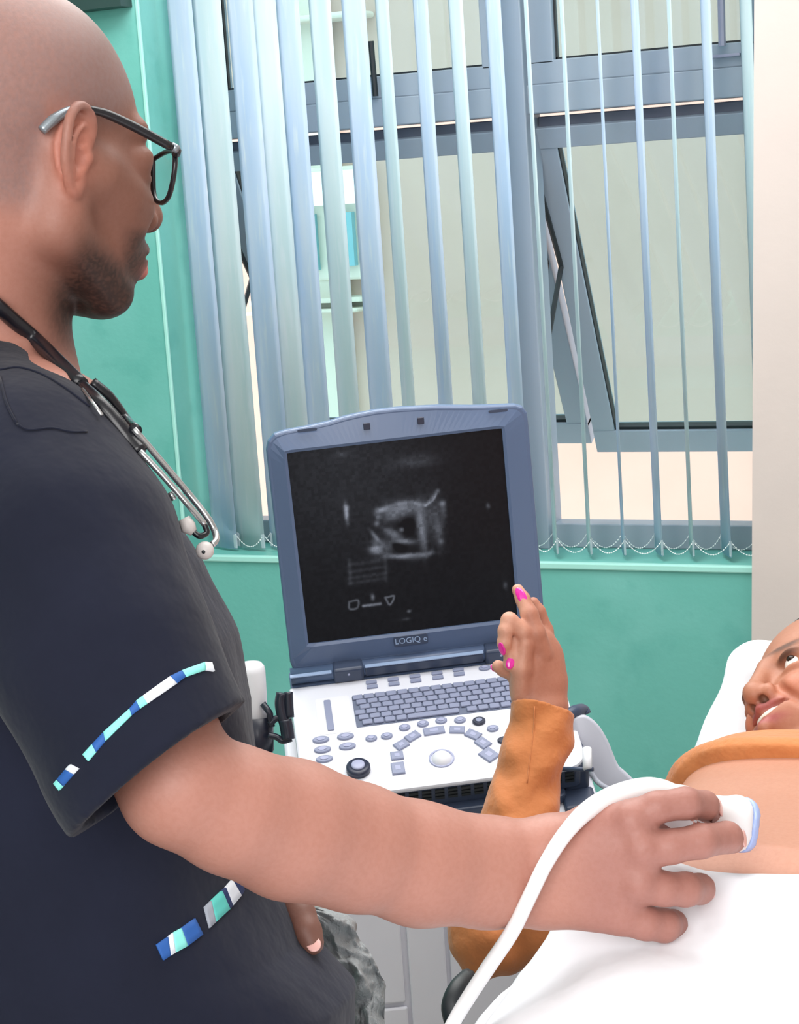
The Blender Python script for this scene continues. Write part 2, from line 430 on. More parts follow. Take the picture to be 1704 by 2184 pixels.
# ================================================================== outside
YO = 6.6
bm = BM(); box(bm, (-12, YO, -2), (3, YO + .2, 7)); o = obj('neighbouring_building', bm, M['peach'])
tag(o, 'peach rendered wall of the building outside the windows', 'building')
def ox(px, py): return on_y(px, py, YO)
def outbox(name, px0, py0, px1, py1, d, m, bev=.01):
    a = ox(px0, py1); b = ox(px1, py0)
    bm = BM(); box(bm, (a[0], YO - d, a[2]), (b[0], YO - .001, b[2]), bev); return obj(name, bm, m, o)
outbox('cream_bay', 520, 1400, 800, -700, .05, M['creamout'])
for y0, y1, d in ((632, 643, .12), (650, 668, .16)): outbox('cornice', 560, y0, 800, y1, d, M['creamout'])
outbox('ledge', 560, 38, 800, 50, .14, M['creamout'])
M['tealglass'] = mat('teal_window_glass', (110, 165, 172), .3); M['bright'] = mat('white_paint', (255, 255, 255), .5)
wf = outbox('window_frame', 640, 350, 790, 600, .06, M['creamout'])
a = ox(655, 440); b = ox(775, 360)
bm = BM(); box(bm, (a[0], YO - .09, a[2]), (b[0], YO - .05, b[2])); obj('white_panel', bm, M['bright'], wf)
a = ox(664, 575); b = ox(690, 455); bm = BM(); box(bm, (a[0], YO - .09, a[2]), (b[0], YO - .05, b[2])); obj('window_pane', bm, M['tealglass'], wf)
a = ox(745, 565); b = ox(770, 450); bm = BM(); box(bm, (a[0], YO - .09, a[2]), (b[0], YO - .05, b[2])); obj('window_pane', bm, M['tealglass'], wf)
M['tan'] = mat('tan_render', (172, 142, 118), .8); outbox('tan_pier', 1586, 1300, 1680, -400, .03, M['tan'])
bm = BM(); box(bm, (-12, 4.2, -2.1), (3, YO, -2)); g = obj('ground_outside', bm, M['peach']); g['kind'] = 'structure'
# ================================================================== vertical blind
def slatmat(name, c, c2):
    return mat(name, c, .75, var=(22, c2, .35, .7, (1, 1, .12)), var2=(90, (235, 243, 248), .55, .8, (1, 1, .1)), trans=.55, bump=(150, .2, .002, (1, 1, .1)))
M['blue'] = slatmat('blue_slat', (222, 233, 246), (208, 226, 246)); M['mint'] = slatmat('mint_slat', (230, 241, 244), (216, 234, 238))
M['weight'] = mat('slat_weight', (176, 190, 198), .4); M['chain'] = mat('bead_chain', (235, 240, 240), .3)
bl = thing('vertical_blind', 'pale blue and mint vertical slat blind hanging in the teal window recess', 'blind', (-1.6, 3.925, 2.19))
YB = 3.925
bm = BM(); box(bm, (XA + .02, YB - .03, 2.155), (XR - .01, YB + .03, 2.19), .004); obj('head_rail', bm, M['white'], bl)
SL = [(382, 52, 'b', 1), (440, 60, 'm', 1), (511, 54, 'b', 1), (556, 62, 'm', 1), (611, 50, 'b', 1), (681, 46, 'm', 1), (753, 50, 'b', 1), (814, 28, 'm', 1), (896, 31, 'b', 1), (971, 30, 'm', 1), (1051, 32, 'b', 1), (1122, 7, 'm', 1),
      (1198, 7, 'm', 1), (1275, 4, 'b', 1), (1353, 16, 'b', 1), (1427, 7, 'm', 1), (1504, 21, 'b', 1), (1590, 25, 'm', 1)]
bots = []
for i, (px, wp, c, sg) in enumerate(SL):
    ctr = on_y(px, 0, YB); sc = F / tocam(ctr)[2]
    r = ray(px, 300); va = math.atan2(r[1], r[0])           # heading of the sight line
    w = .089; s = min(.999, wp / sc / w); ang = va + math.asin(s) * 1.0
    ux, uy = math.cos(ang) * w / 2, math.sin(ang) * w / 2
    zt, zb = 2.16, SILL + (.006 if px < 700 else -.028 if False else .012)
    bm = BM(); nseg = 6; nz = 1
    rows = []
    cols = []
    for k in range(nseg + 1):
        t = k / nseg * 2 - 1; bow = .004 * (1 - t * t)
        x = ctr[0] + ux * t - uy / (w / 2) * bow; y = YB + uy * t + ux / (w / 2) * bow
        cols.append((x, y))
    for z in (zb, zt):
        rows.append([bm.verts.new((x, y, z)) for x, y in cols])
    for k in range(nseg): bm.faces.new((rows[0][k], rows[0][k + 1], rows[1][k + 1], rows[1][k]))
    sl = obj('slat', bm, M['blue' if c == 'b' else 'mint'], bl, True)
    sm = sl.modifiers.new('thickness', 'SOLIDIFY'); sm.thickness = .0007
    # weight pocket at the foot
    bm = BM(); n = Vector((-uy, ux, 0)).normalized() * .0022; U = Vector((ux, uy, 0)) * 1.0
    c0 = Vector((ctr[0], YB, zb + .002)); c1 = c0 + Vector((0, 0, .034))
    hexa(bm, [c0 - U - n, c0 + U - n, c0 + U + n, c0 - U + n, c1 - U - n, c1 + U - n, c1 + U + n, c1 - U + n], .001, 1)
    obj('weight', bm, M['weight'], sl); bots.append((c1, U))
def chainpts(a, b, sag, n=16):
    return [a.lerp(b, k / n) + Vector((0, 0, -sag * 4 * (k / n) * (1 - k / n))) for k in range(n + 1)]
for (ca, ua), (cb, ub) in zip(bots, bots[1:]):
    for sg, sag in ((-1, .03), (1, .034)):
        bm = BM()
        a, b = ca + ua * sg * .95, cb + ub * sg * .95
        for q in chainpts(a, b, sag, 15): bmesh.ops.create_icosphere(bm, subdivisions=1, radius=.0019, matrix=Matrix.Translation(q))
        tube(bm, chainpts(a, b, sag, 12), .0005, 4)
        obj('bead_chain', bm, M['chain'], bl, True)
# ================================================================== ultrasound machine
LO = np.array([-1.18282776, 2.1968749, .83267866]); U = np.array([.87417173, .48427206, .03611586])
FR = np.array([.44781545, -.77512413, -.44569486]); LV = np.array([.01069181, -.09354637, .99555751])
FR -= U * FR.dot(U); FR /= np.linalg.norm(FR); NP = np.cross(FR, U); LV -= U * LV.dot(U); LV /= np.linalg.norm(LV); NL = np.cross(U, LV)
if NP[2] < 0: NP = -NP
if NL.dot(EYE - LO) < 0: NL = -NL
PW, PD, PH = .37, .22, .3515
M['lap_blue'] = mat('slate_blue_plastic', (88, 106, 138), .33, spec=.5)
M['lap_dark'] = mat('dark_slate_plastic', (58, 70, 94), .38)
M['panel'] = mat('white_panel', (226, 229, 240), .32)
M['key'] = mat('grey_key', (142, 150, 178), .4); M['keyd'] = mat('dark_key', (48, 54, 74), .35); M['keyw'] = mat('key_well', (104, 114, 138), .5)
M['keyl'] = mat('light_key', (168, 174, 204), .4)
def lp(u, v, h=0): return LO + U * u + FR * v + NP * h      # on the console
def ll(u, v, h=0): return LO + U * u + LV * v + NL * h      # on the lid
def uv(px, py):
    d = on_plane(px, py, LO, NP) - LO; return d.dot(U), d.dot(FR)
def lv(px, py):
    d = on_plane(px, py, LO, NL) - LO; return d.dot(U), d.dot(LV)
lap = thing('ultrasound_console', 'slate blue and white portable ultrasound machine, its dark screen showing a grey scan', 'medical machine', tuple(lp(.18, .11, -.05)))
def frame_box(bm, f, u0, u1, v0, v1, h0, h1, bev=0, seg=2):
    hexa(bm, [f(u0, v0, h0), f(u1, v0, h0), f(u1, v1, h0), f(u0, v1, h0), f(u0, v0, h1), f(u1, v0, h1), f(u1, v1, h1), f(u0, v1, h1)], bev, seg)
    bmesh.ops.recalc_face_normals(bm, faces=bm.faces[:]); return bm
def rpoly(u0, u1, v0, v1, r, n=6, rs=None):
    """rounded rectangle outline"""
    rs = rs or [r] * 4; out = []
    for (cu, cv, a0, rr) in ((u1 - rs[0], v0 + rs[0], -90, rs[0]), (u1 - rs[1], v1 - rs[1], 0, rs[1]), (u0 + rs[2], v1 - rs[2], 90, rs[2]), (u0 + rs[3], v0 + rs[3], 180, rs[3])):
        for k in range(n + 1): a = math.radians(a0 + 90 * k / n); out.append((cu + rr * math.cos(a), cv + rr * math.sin(a)))
    return out
def plate(f, outline, h0, h1, bev=0, seg=2):
    bm = BM(); off = np.array(f(0, 0, h1)) - np.array(f(0, 0, h0)); prism(bm, [f(u, v, h0) for u, v in outline], off, bev, seg); return bm
obj('lower_case', plate(lp, rpoly(.002, PW - .002, -.03, PD - .002, .018), -.040, -.006, .003), M['lap_dark'], lap, False)
obj('control_panel', plate(lp, rpoly(0, PW, .000, PD, .003, rs=[.003, .028, .022, .003]), -.008, 0, .003), M['panel'], lap)
obj('rear_deck', plate(lp, rpoly(.002, PW - .002, -.034, -.001, .003), -.012, -.001, .002), M['lap_blue'], lap)
# vents in the front edge
fa = .40
for k in range(16):
    u0 = .085 + k * .017; bm = BM()
    for j in range(3):
        frame_box(bm, lp, u0, u0 + .012, PD - .004, PD + .0005, -.014 - j * .006, -.010 - j * .006)
    obj('front_vent', bm, M['gasket'], lap)
# carrying handle / front lip
obj('front_lip', plate(lp, rpoly(.06, PW - .03, PD - .01, PD + .012, .01), -.052, -.038, .003), M['lap_dark'], lap)
# keyboard
k00 = uv(750, 1486); k01 = uv(763, 1552); k10 = uv(1057, 1441)
ku0, kv0, kv1, ku1 = k00[0], k00[1], k01[1], .330
kb = obj('keyboard', plate(lp, rpoly(ku0, ku1, kv0, kv1, .002), -.001, .0006), M['keyw'], lap)
rows = 6; rh = (kv1 - kv0 - .002) / rows; cw = (ku1 - ku0 - .002) / 16
bmk = BM(); frame_box(bmk, lambda u, v, h: np.array((u, v, h)), 0, cw * .86, 0, rh * .84, 0, .0032, .0006, 1)
kme = bpy.data.meshes.new('key'); bmk.to_mesh(kme); bmk.free(); kme.materials.append(M['key'])
KM = Matrix(((U[0], FR[0], NP[0], 0), (U[1], FR[1], NP[1], 0), (U[2], FR[2], NP[2], 0), (0, 0, 0, 1)))
for r in range(rows):
    x = ku0 + .001 + (r % 3) * cw * .25; c = 0
    while x + cw * .9 < ku1:
        o = bpy.data.objects.new('key', kme); COL.objects.link(o); sx = 1
        if r == 5 and c == 4: sx = 5.2
        if x + cw * sx > ku1: sx = (ku1 - x) / cw
        o.parent = kb
        o.matrix_basis = Matrix.Translation(Vector(lp(x, kv0 + .0012 + r * rh, .0006))) @ KM @ Matrix.Diagonal((sx if sx > 1 else 1, 1, 1, 1))
        x += cw * sx; c += 1
def oval(name, px, py, au, av, m, h=.003, par=None, rot=0, inner=None):
    u, v = uv(px, py); pts = [(u + au * math.cos(a) , v + av * math.sin(a)) for a in np.linspace(0, 2 * math.pi, 20, endpoint=False)]
    o = obj(name, plate(lp, pts, -.0005, h, .0008, 1), M[m], par or lap, False)
    if inner:
        pts = [(u + au * .5 * math.cos(a), v + av * .5 * math.sin(a)) for a in np.linspace(0, 2 * math.pi, 16, endpoint=False)]
        obj('button_cap', plate(lp, pts, h - .0002, h + .0008), M[inner], o)
    return o
for px, py in ((684.5, 1579), (688, 1600), (692, 1620), (737, 1572), (741, 1593)): oval('button', px, py, .0112, .0062, 'key', inner='keyl')
for px, py in ((792, 1576), (825, 1571), (863, 1553), (902, 1545), (941, 1538), (981, 1537), (1051, 1555)): oval('button', px, py, .0078, .0058, 'key', inner='keyl')
oval('button', 1021.5, 1540, .0088, .0072, 'keyd', .004, inner='key'); oval('button', 1075, 1580, .0088, .0065, 'keyd')
def rkey(px, py, w, hh, ang, m='key'):
    u, v = uv(px, py); a = math.radians(ang); pts = [(u + x * math.cos(a) - y * math.sin(a), v + x * math.sin(a) + y * math.cos(a)) for x, y in ((-w / 2, -hh / 2), (w / 2, -hh / 2), (w / 2, hh / 2), (-w / 2, hh / 2))]
    o = obj('function_key', plate(lp, pts, -.0005, .003, .0008, 1), M[m], lap)
    pts = [(u + x * .4 * math.cos(a) - y * .4 * math.sin(a), v + x * .4 * math.sin(a) + y * .4 * math.cos(a)) for x, y in ((-w / 2, -hh / 2), (w / 2, -hh / 2), (w / 2, hh / 2), (-w / 2, hh / 2))]
    obj('key_legend', plate(lp, pts, .0028, .0032), M['keyl'], o)
for a in ((849, 1640, .017, .021, 0), (847, 1613, .0165, .0145, 0), (856, 1590, .018, .014, -30), (880, 1572, .020, .013, -32), (925.6, 1560, .028, .013, -2), (975, 1558, .020, .012, 12), (1009, 1568, .020, .014, 42), (1030, 1586, .019, .015, 55), (1043, 1611, .022, .019, 55)): rkey(*a)
for px, py in ((793, 1461), (839.5, 1455), (886, 1448), (933, 1441.6), (978.5, 1434)):
    for dy, dx in ((-4.5, -1), (5, 1)): 
        u, v = uv(px + dx, py + dy); obj('soft_key', plate(lp, rpoly(u - .0075, u + .0075, v - .003, v + .003, .0014), -.0005, .0024), M['key'], lap)
oval('button', 1034, 1426, .0085, .0048, 'key', inner='keyl')
# slider strip, gain dial, trackball
a = uv(697.5, 1495); b = uv(706, 1559)
obj('slider_recess', plate(lp, rpoly(a[0] - .016, a[0] + .03, a[1] - .006, b[1] + .006, .004), -.0003, .0004), M['white'], lap)
obj('slider_strip', plate(lp, rpoly((a[0] + b[0]) / 2 - .0045, (a[0] + b[0]) / 2 + .0045, a[1], b[1], .002), 0, .002), M['key'], lap)
u, v = uv(764.6, 1643); bm = BM(); lathe(bm, [(.0158, -.001), (.0158, .007), (.014, .009), (.0095, .0095), (.0095, .0095)], lp(u, v), NP, 28); dl = obj('dial', bm, M['keyd'], lap, True)
bm = BM(); lathe(bm, [(.0092, .0085), (.0088, .011), (.007, .012)], lp(u, v), NP, 24); obj('dial_cap', bm, M['keyl'], dl, True)
u, v = uv(942, 1618); bm = BM()
ring = [lp(u + .0155 * math.cos(t), v + .0155 * math.sin(t), .0006) for t in np.linspace(0, 2 * math.pi, 33)]
tube(bm, ring, .0014, 6, False); tb = obj('trackball_ring', bm, M['keyl'], lap, True)
bm = BM(); ball(bm, lp(u, v, -.005), .0145, 24); obj('trackball', bm, M['white'], tb, True)
# ---- lid
LU0, LU1 = .0065, .3595
top = []
for px, py in ((573, 962), (577, 943), (590, 928), (612, 921), (655, 913), (700, 903), (735, 892), (760, 886), (800, 878), (850, 872.5), (930, 868.5), (1000, 869.5), (1050, 868), (1090, 866.5), (1106, 871), (1115, 883), (1118, 902)):
    u, v = lv(px, py); top.append((u, v))
o0 = top[0][0]; sc_ = (LU1 - LU0) / (top[-1][0] - top[0][0])
top = [(LU0 + (u - o0) * sc_, v) for u, v in top]
ol = [(LU0 + .002, .022), (LU0 - .001, .034)] + top + [(LU1 + .001, .034), (LU1 - .002, .022)]
lid = obj('screen_lid', plate(ll, ol, -.022, -.006, .004, 3), M['lap_blue'], lap)
s0, s1, t0, t1 = .0332, .322, .0594, .328
ug, _ = lv(652, 1374)
# raised bezel with the screen opening
bm = BM(); n = len(ol)
inn = rpoly(s0, s1, t0, t1, .0015, 3)
def bez(bm):
    # outer ring slightly inset and rising to the screen edge
    A = [(u + (.18 - u) * .02, v + (.18 - v) * .02) for u, v in ol]
    k = 64
    def resample(P_, n):
        P_ = np.array(P_ + [P_[0]]); d = np.r_[0, np.cumsum(np.linalg.norm(np.diff(P_, axis=0), axis=1))]; t = np.linspace(0, d[-1], n, endpoint=False)
        return np.stack([np.interp(t, d, P_[:, 0]), np.interp(t, d, P_[:, 1])], 1)
    def byang(P_, n):
        P_ = resample(P_, 720); c = np.array([(s0 + s1) / 2, (t0 + t1) / 2]); a = np.arctan2(P_[:, 1] - c[1], P_[:, 0] - c[0]); o_ = []
        for th in np.linspace(-math.pi, math.pi, n, endpoint=False): o_.append(P_[np.argmin(np.abs(np.angle(np.exp(1j * (a - th)))))])
        return o_
    A = byang(A, 160); B_ = byang(rpoly(s0 - .004, s1 + .004, t0 - .004, t1 + .004, .004), 160); C_ = byang(inn, 160)
    rs = [[bm.verts.new(Vector(ll(u, v, h))) for u, v in Z] for Z, h in ((A, -.0065), (B_, .0022), (C_, .0005), (C_, -.0055))]
    for a, b in zip(rs, rs[1:]):
        for i in range(160): bm.faces.new((a[i], a[(i + 1) % 160], b[(i + 1) % 160], b[i]))
    bmesh.ops.recalc_face_normals(bm, faces=bm.faces[:])
bez(bm); obj('screen_bezel', bm, M['lap_blue'], lid, False)
# the lit picture on the screen: a real emissive panel
def picture(nu=290, nv=270):
    uu = np.linspace(0, 1, nu + 1); vv = np.linspace(0, 1, nv + 1); Ug, Vg = np.meshgrid(uu, vv)
    rng = np.random.default_rng(3)
    # pixel frame of the photograph mapped on the panel: x 617..1098, y 913..1374
    x = Ug * 462; y = (1 - Vg) * 409     # local units about one photo pixel
    def lp_(px, py):  # panel coords of photo pixel
        a, b = lv(px, py); return (a - s0) / (s1 - s0) * 462, (t1 - b) / (t1 - t0) * 409
    I = .005 + .014 * np.exp(-((x - 120) ** 2 + (y - 40) ** 2) / 180 ** 2)
    no = rng.random((60, 64)); from_ = lambda X, Y: no[(Y.astype(int) // 7) % 60, (X.astype(int) // 7) % 64]
    def blob(px, py, sx, sy, a, ang=0):
        nonlocal I
        cx, cy = lp_(px, py); t = math.radians(ang); dx = (x - cx) * math.cos(t) + (y - cy) * math.sin(t); dy = -(x - cx) * math.sin(t) + (y - cy) * math.cos(t)
        I = I + a * np.exp(-(dx / sx) ** 2 - (dy / sy) ** 2)
    def line(pts, w, a):
        nonlocal I
        pts = [lp_(*p) for p in pts]; q = catmull([(*p, 0) for p in pts], 8) if len(pts) > 2 else [np.array((*p, 0)) for p in pts]
        D = np.full(x.shape, 1e9)
        for p, r in zip(q, q[1:]):
            ab = r - p; L2 = ab.dot(ab) + 1e-9; t = np.clip(((x - p[0]) * ab[0] + (y - p[1]) * ab[1]) / L2, 0, 1)
            D = np.minimum(D, np.hypot(x - p[0] - t * ab[0], y - p[1] - t * ab[1]))
        I = I + a * np.exp(-(D / w) ** 2)
    # sac wall and contents
    line([(812, 1088), (830, 1082), (860, 1074), (885, 1074), (908, 1078), (922, 1064), (934, 1048)], 4, .09)
    line([(908, 1080), (924, 1068), (931, 1055)], 2, .12)
    line([(795, 1172), (825, 1184), (870, 1191), (905, 1187), (922, 1178)], 5, .06)
    blob(936, 1130, 8, 30, .05); blob(946, 1090, 6, 16, .05); blob(806, 1100, 6, 10, .08); blob(800, 1160, 6, 14, .06)
    blob(862, 1085, 34, 14, .13, 5); blob(898, 1110, 10, 34, .13); blob(903, 1150, 7, 30, .09); blob(835, 1100, 22, 12, .08); blob(812, 1090, 12, 5, .16)
    blob(838, 1140, 20, 8, .12, 35); blob(865, 1156, 22, 5, .13, 8); blob(803, 1148, 4, 16, .14, -35); blob(802, 1174, 12, 7, .16); blob(868, 1186, 40, 4, .15, 2)
    blob(925, 1105, 16, 40, .045); blob(820, 1165, 25, 14, .06); blob(804, 1118, 5, 5, .14); blob(857, 1131, 4, 4, .16); blob(944, 1075, 6, 5, .12); blob(941, 1156, 5, 5, .08)
    blob(873, 1120, 18, 17, -.03); blob(848, 1166, 14, 8, -.06, 35)
    blob(739, 1096, 4, 16, .28); blob(739, 1084, 5, 5, .2); blob(730, 970, 16, 6, .03); blob(885, 985, 45, 12, .03); blob(1042, 1080, 4, 5, .06); blob(1079, 1250, 4, 7, .05)
    for yy in (1203, 1218, 1232, 1243): line([(745, yy + 3), (822, yy - 8)], 4, .016)
    line([(745, 1195), (748, 1245)], 4, .02); line([(822, 1188), (824, 1240)], 4, .015)
    line([(775, 1294), (812, 1289)], 2.5, .16); blob(795, 1275, 4, 6, .1)
    line([(745, 1285), (764, 1282), (762, 1298), (746, 1300), (745, 1285)], 2, .08); line([(822, 1276), (841, 1273), (832, 1291), (822, 1276)], 2, .1)
    blob(873, 1305, 4, 3, .12); blob(865, 1322, 10, 3, .03)
    g = from_(x, y); I = I * (.72 + .5 * g) * (.9 + .2 * rng.random(I.shape)); I = np.clip(I, .004, 1)
    P3 = LO + U * (s0 + Ug[..., None] * (s1 - s0)) + LV * (t0 + Vg[..., None] * (t1 - t0)) - NL * .003
    idx = np.arange((nu + 1) * (nv + 1)).reshape(nv + 1, nu + 1)
    Q = np.stack([idx[:-1, :-1], idx[:-1, 1:], idx[1:, 1:], idx[1:, :-1]], -1).reshape(-1, 4)
    C = np.stack([I * .9, I * .98, I * 1.18], -1).reshape(-1, 3)
    return P3.reshape(-1, 3), Q, C
m = bpy.data.materials.new('screen_picture'); m.use_nodes = True; nt = m.node_tree; b = nt.nodes['Principled BSDF']
a = nt.nodes.new('ShaderNodeAttribute'); a.attribute_name = 'Col'; nt.links.new(a.outputs['Color'], b.inputs['Emission Color']); b.inputs['Emission Strength'].default_value = 1
b.inputs['Base Color'].default_value = (.006, .006, .008, 1); b.inputs['Roughness'].default_value = .3; b.inputs['Specular IOR Level'].default_value = .12
V_, Q_, C_ = picture(); scr = mesh_vq('screen', V_, Q_, m, lid, lambda v: C_, True)
def text(name, s, f, u, v, size, m, par, ext=.0003, spread=1.0, right=None, upv=None, nrm=None):
    cu = bpy.data.curves.new(name, 'FONT'); cu.body = s; cu.size = size; cu.extrude = ext; cu.align_x = 'CENTER'; cu.align_y = 'CENTER'; cu.space_character = spread; cu.resolution_u = 3
    t = bpy.data.objects.new(name, cu); COL.objects.link(t); dg = bpy.context.evaluated_depsgraph_get(); me = bpy.data.meshes.new_from_object(t.evaluated_get(dg)); bpy.data.objects.remove(t); bpy.data.curves.remove(cu)
    p = f(u, v, 0); a, b, c = right, upv, nrm
    me.transform(Matrix(((a[0], b[0], c[0], p[0]), (a[1], b[1], c[1], p[1]), (a[2], b[2], c[2], p[2]), (0, 0, 0, 1))))
    return mkobj(name, me, m, par)
u, v = lv(876, 1364)
bd = obj('name_badge', plate(ll, rpoly(u - .0235, u + .0235, v - .0075, v + .0075, .003), .001, .0026, .0005, 1), M['lap_dark'], lid)
M['badge'] = mat('badge_lettering', (150, 172, 205), .4)
text('badge_lettering', 'LOGIQ e', lambda a, b, h: ll(a, b, .0028), u, v, .0115, M['badge'], bd, right=U, upv=LV, nrm=NL)
# latches on top of lid, hinge
for px, py in ((782, 909), (897, 897)):
    u, v = lv(px, py); obj('latch', plate(ll, rpoly(u - .0045, u + .0045, v - .0045, v + .0045, .001), 0, .0022, .0005, 1), M['keyd'], lid)
for px, py in ((655, 917), (1062, 876)):
    u, v = lv(px, py); obj('rubber_bumper', plate(ll, rpoly(u - .013, u + .013, v - .002, v + .002, .0019), 0, .0012), M['lap_dark'], lid)
bm = BM(); tube(bm, [lp(.004, -.012, .010), lp(PW - .004, -.012, .010)], .0115, 20); obj('hinge_barrel', bm, M['lap_blue'], lap, True)
for u0, u1 in ((.062, .104), (.272, .316)):
    bm = BM(); frame_box(bm, lp, u0, u1, -.026, .0035, -.001, .0235, .004, 3); hb = obj('hinge_block', bm, M['lap_dark'], lap)
    bm = BM(); ball(bm, lp((u0 + u1) / 2, .003, .014), .002, 8); obj('hinge_mark', bm, M['keyl'], hb)
bm = BM(); frame_box(bm, lp, .106, .270, -.004, .001, .004, .0195, .002, 2); obj('hinge_cover', bm, M['lap_dark'], lap)
bm = BM(); frame_box(bm, lp, .106, .270, -.0045, .0016, .0195, .0215, .0005, 1); obj('hinge_highlight_trim', bm, M['badge'], lap)
bm = BM(); frame_box(bm, lp, .003, .060, -.0045, .0016, .0175, .0195, .0005, 1); obj('hinge_highlight_trim', bm, M['badge'], lap)
# ---- trolley under the machine
M['trolley'] = mat('trolley_white', (236, 238, 248), .35, var=(3, (226, 229, 242), .4, .7)); M['seam'] = mat('seam_grey', (150, 153, 166), .5)
cc = lp(.185, .1, -.07); tr = thing('machine_trolley', 'white moulded trolley carrying the ultrasound machine', 'trolley', (cc[0], cc[1], 0))
def prismz(name, outline_f, z0, z1, m, par, bev=.006):
    bm = BM(); prism(bm, [(p[0], p[1], z0) for p in outline_f], (0, 0, z1 - z0), bev, 3); return obj(name, bm, m, par)
# sloping tray that holds the console
obj('tray', plate(lp, rpoly(-.016, PW + .012, .03, PD + .03, .02), -.0665, -.0545, .004, 3), M['trolley'], tr)
UH = np.array([U[0], U[1], 0]); UH /= np.linalg.norm(UH); VH = np.array([UH[1], -UH[0], 0])
B0 = np.array([LO[0], LO[1], 0])
def bp(u, v): return B0 + UH * u + VH * v
body = [bp(.03, -.02), bp(.34, -.02), bp(.34, .17), bp(.03, .17)]
prismz('cabinet', body, .16, .62, M['trolley'], tr, .012)
prismz('neck', [bp(.12, 0), bp(.25, 0), bp(.25, .14), bp(.12, .14)], .6, .74, M['trolley'], tr, .01)
bm = BM()
def fpanel(name, u0, u1, z0, z1, m='trolley', d=.006):
    bm = BM(); p = [bp(u0, .1705), bp(u1, .1705)]; o_ = VH * d
    hexa(bm, [tuple(p[0] + [0, 0, z0]), tuple(p[1] + [0, 0, z0]), tuple(p[1] + o_ + [0, 0, z0]), tuple(p[0] + o_ + [0, 0, z0]), tuple(p[0] + [0, 0, z1]), tuple(p[1] + [0, 0, z1]), tuple(p[1] + o_ + [0, 0, z1]), tuple(p[0] + o_ + [0, 0, z1])], .003, 2)
    bmesh.ops.recalc_face_normals(bm, faces=bm.faces[:]); return obj(name, bm, M[m], tr)
fpanel('front_panel', .035, .118, .44, .61); fpanel('front_panel', .125, .175, .40, .61); fpanel('front_panel', .18, .335, .36, .61)
fpanel('lower_panel', .035, .12, .2, .434); fpanel('lower_panel', .125, .335, .2, .354, 'seam')
for u_, v_ in ((.0, -.06), (.37, -.06), (.0, .24), (.37, .24)):
    c = bp(u_, v_); bm = BM(); tube(bm, [bp(.185, .09) + [0, 0, .13], c + [0, 0, .1]], [.03, .02], 10); lg = obj('foot', bm, M['seam'], tr, True)
    bm = BM(); tube(bm, [c + UH * -.015 + [0, 0, .04], c + UH * .015 + [0, 0, .04]], .04, 16); obj('castor', bm, M['gasket'], lg, True)
prismz('base', [bp(.1, 0), bp(.27, 0), bp(.27, .17), bp(.1, .17)], .1, .17, M['trolley'], tr, .01)
# white side wing on the right of the trolley
M['wing'] = mat('grey_wing', (190, 193, 206), .35)
wing = [P(x, y, 2.47) for x, y in ((1218, 1535), (1232, 1528), (1250, 1527), (1275, 1545), (1297, 1580), (1318, 1630), (1338, 1650), (1362, 1678), (1330, 1690), (1285, 1680), (1255, 1640), (1225, 1590))]
nw = CF
wing = catmull(wing + [wing[0]], 4)[:-1]
bm = BM(); prism(bm, wing, nw * .02, .004, 3); obj('side_wing', bm, M['wing'], tr, True)
bm = BM(); ed = catmull([P(1262, 1650, 2.40), P(1275, 1668, 2.38), P(1300, 1683, 2.36), P(1335, 1688, 2.35)], 6); tube(bm, ed, .0035, 8); obj('wing_edge', bm, M['seam'], tr, True)
bm = BM(); tube(bm, [P(1252, 1597, 2.40), P(1253, 1640, 2.38)], .006, 8); obj('wing_post', bm, M['white'], tr, True)
bm = BM(); tube(bm, [P(1200, 1640, 2.40), P(1265, 1641, 2.38)], .003, 8); obj('wing_rod', bm, M['lap_dark'], tr, True)
bm = BM(); tube(bm, catmull([P(1205, 1528, 2.47), P(1225, 1518, 2.48), P(1243, 1514, 2.50), P(1249, 1524, 2.5)], 5), [.007, .009, .008, .008], 10); obj('side_hook', bm, M['lap_dark'], tr, True)
# dark side corner of console
bm = BM(); frame_box(bm, lp, PW - .03, PW + .004, PD - .055, PD - .006, -.052, -.008, .006, 3); obj('corner_guard', bm, M['lap_dark'], lap)
bm = BM(); frame_box(bm, lp, PW - .035, PW + .008, PD - .01, PD + .028, -.078, -.046, .005, 3); obj('corner_latch', bm, M['lap_dark'], tr)
# probe holder at the left: uprights, cross bars
bd_ = M['gasket']; M['holder'] = mat('holder_black', (34, 38, 52), .3)
hl = thing('probe_holder', 'black plastic probe holder clipped to the left side of the console', 'holder', tuple(P(600, 1560, 2.44)))
def hb_(name, pts, r, zz=2.44):
    bm = BM(); tube(bm, catmull([P(x, y, zz) for x, y in pts], 5), r, 10); obj(name, bm, M['holder'], hl, True)
hb_('clip', [(601, 1478), (598, 1500), (602, 1525), (608, 1545)], .0075); hb_('clip', [(615, 1476), (616, 1500), (618, 1530)], .006)
hb_('arm', [(575, 1545), (590, 1532), (612, 1532)], .0045); hb_('arm', [(572, 1568), (590, 1572), (603, 1580), (622, 1575)], .0045); hb_('arm', [(608, 1535), (612, 1555), (615, 1576)], .009)
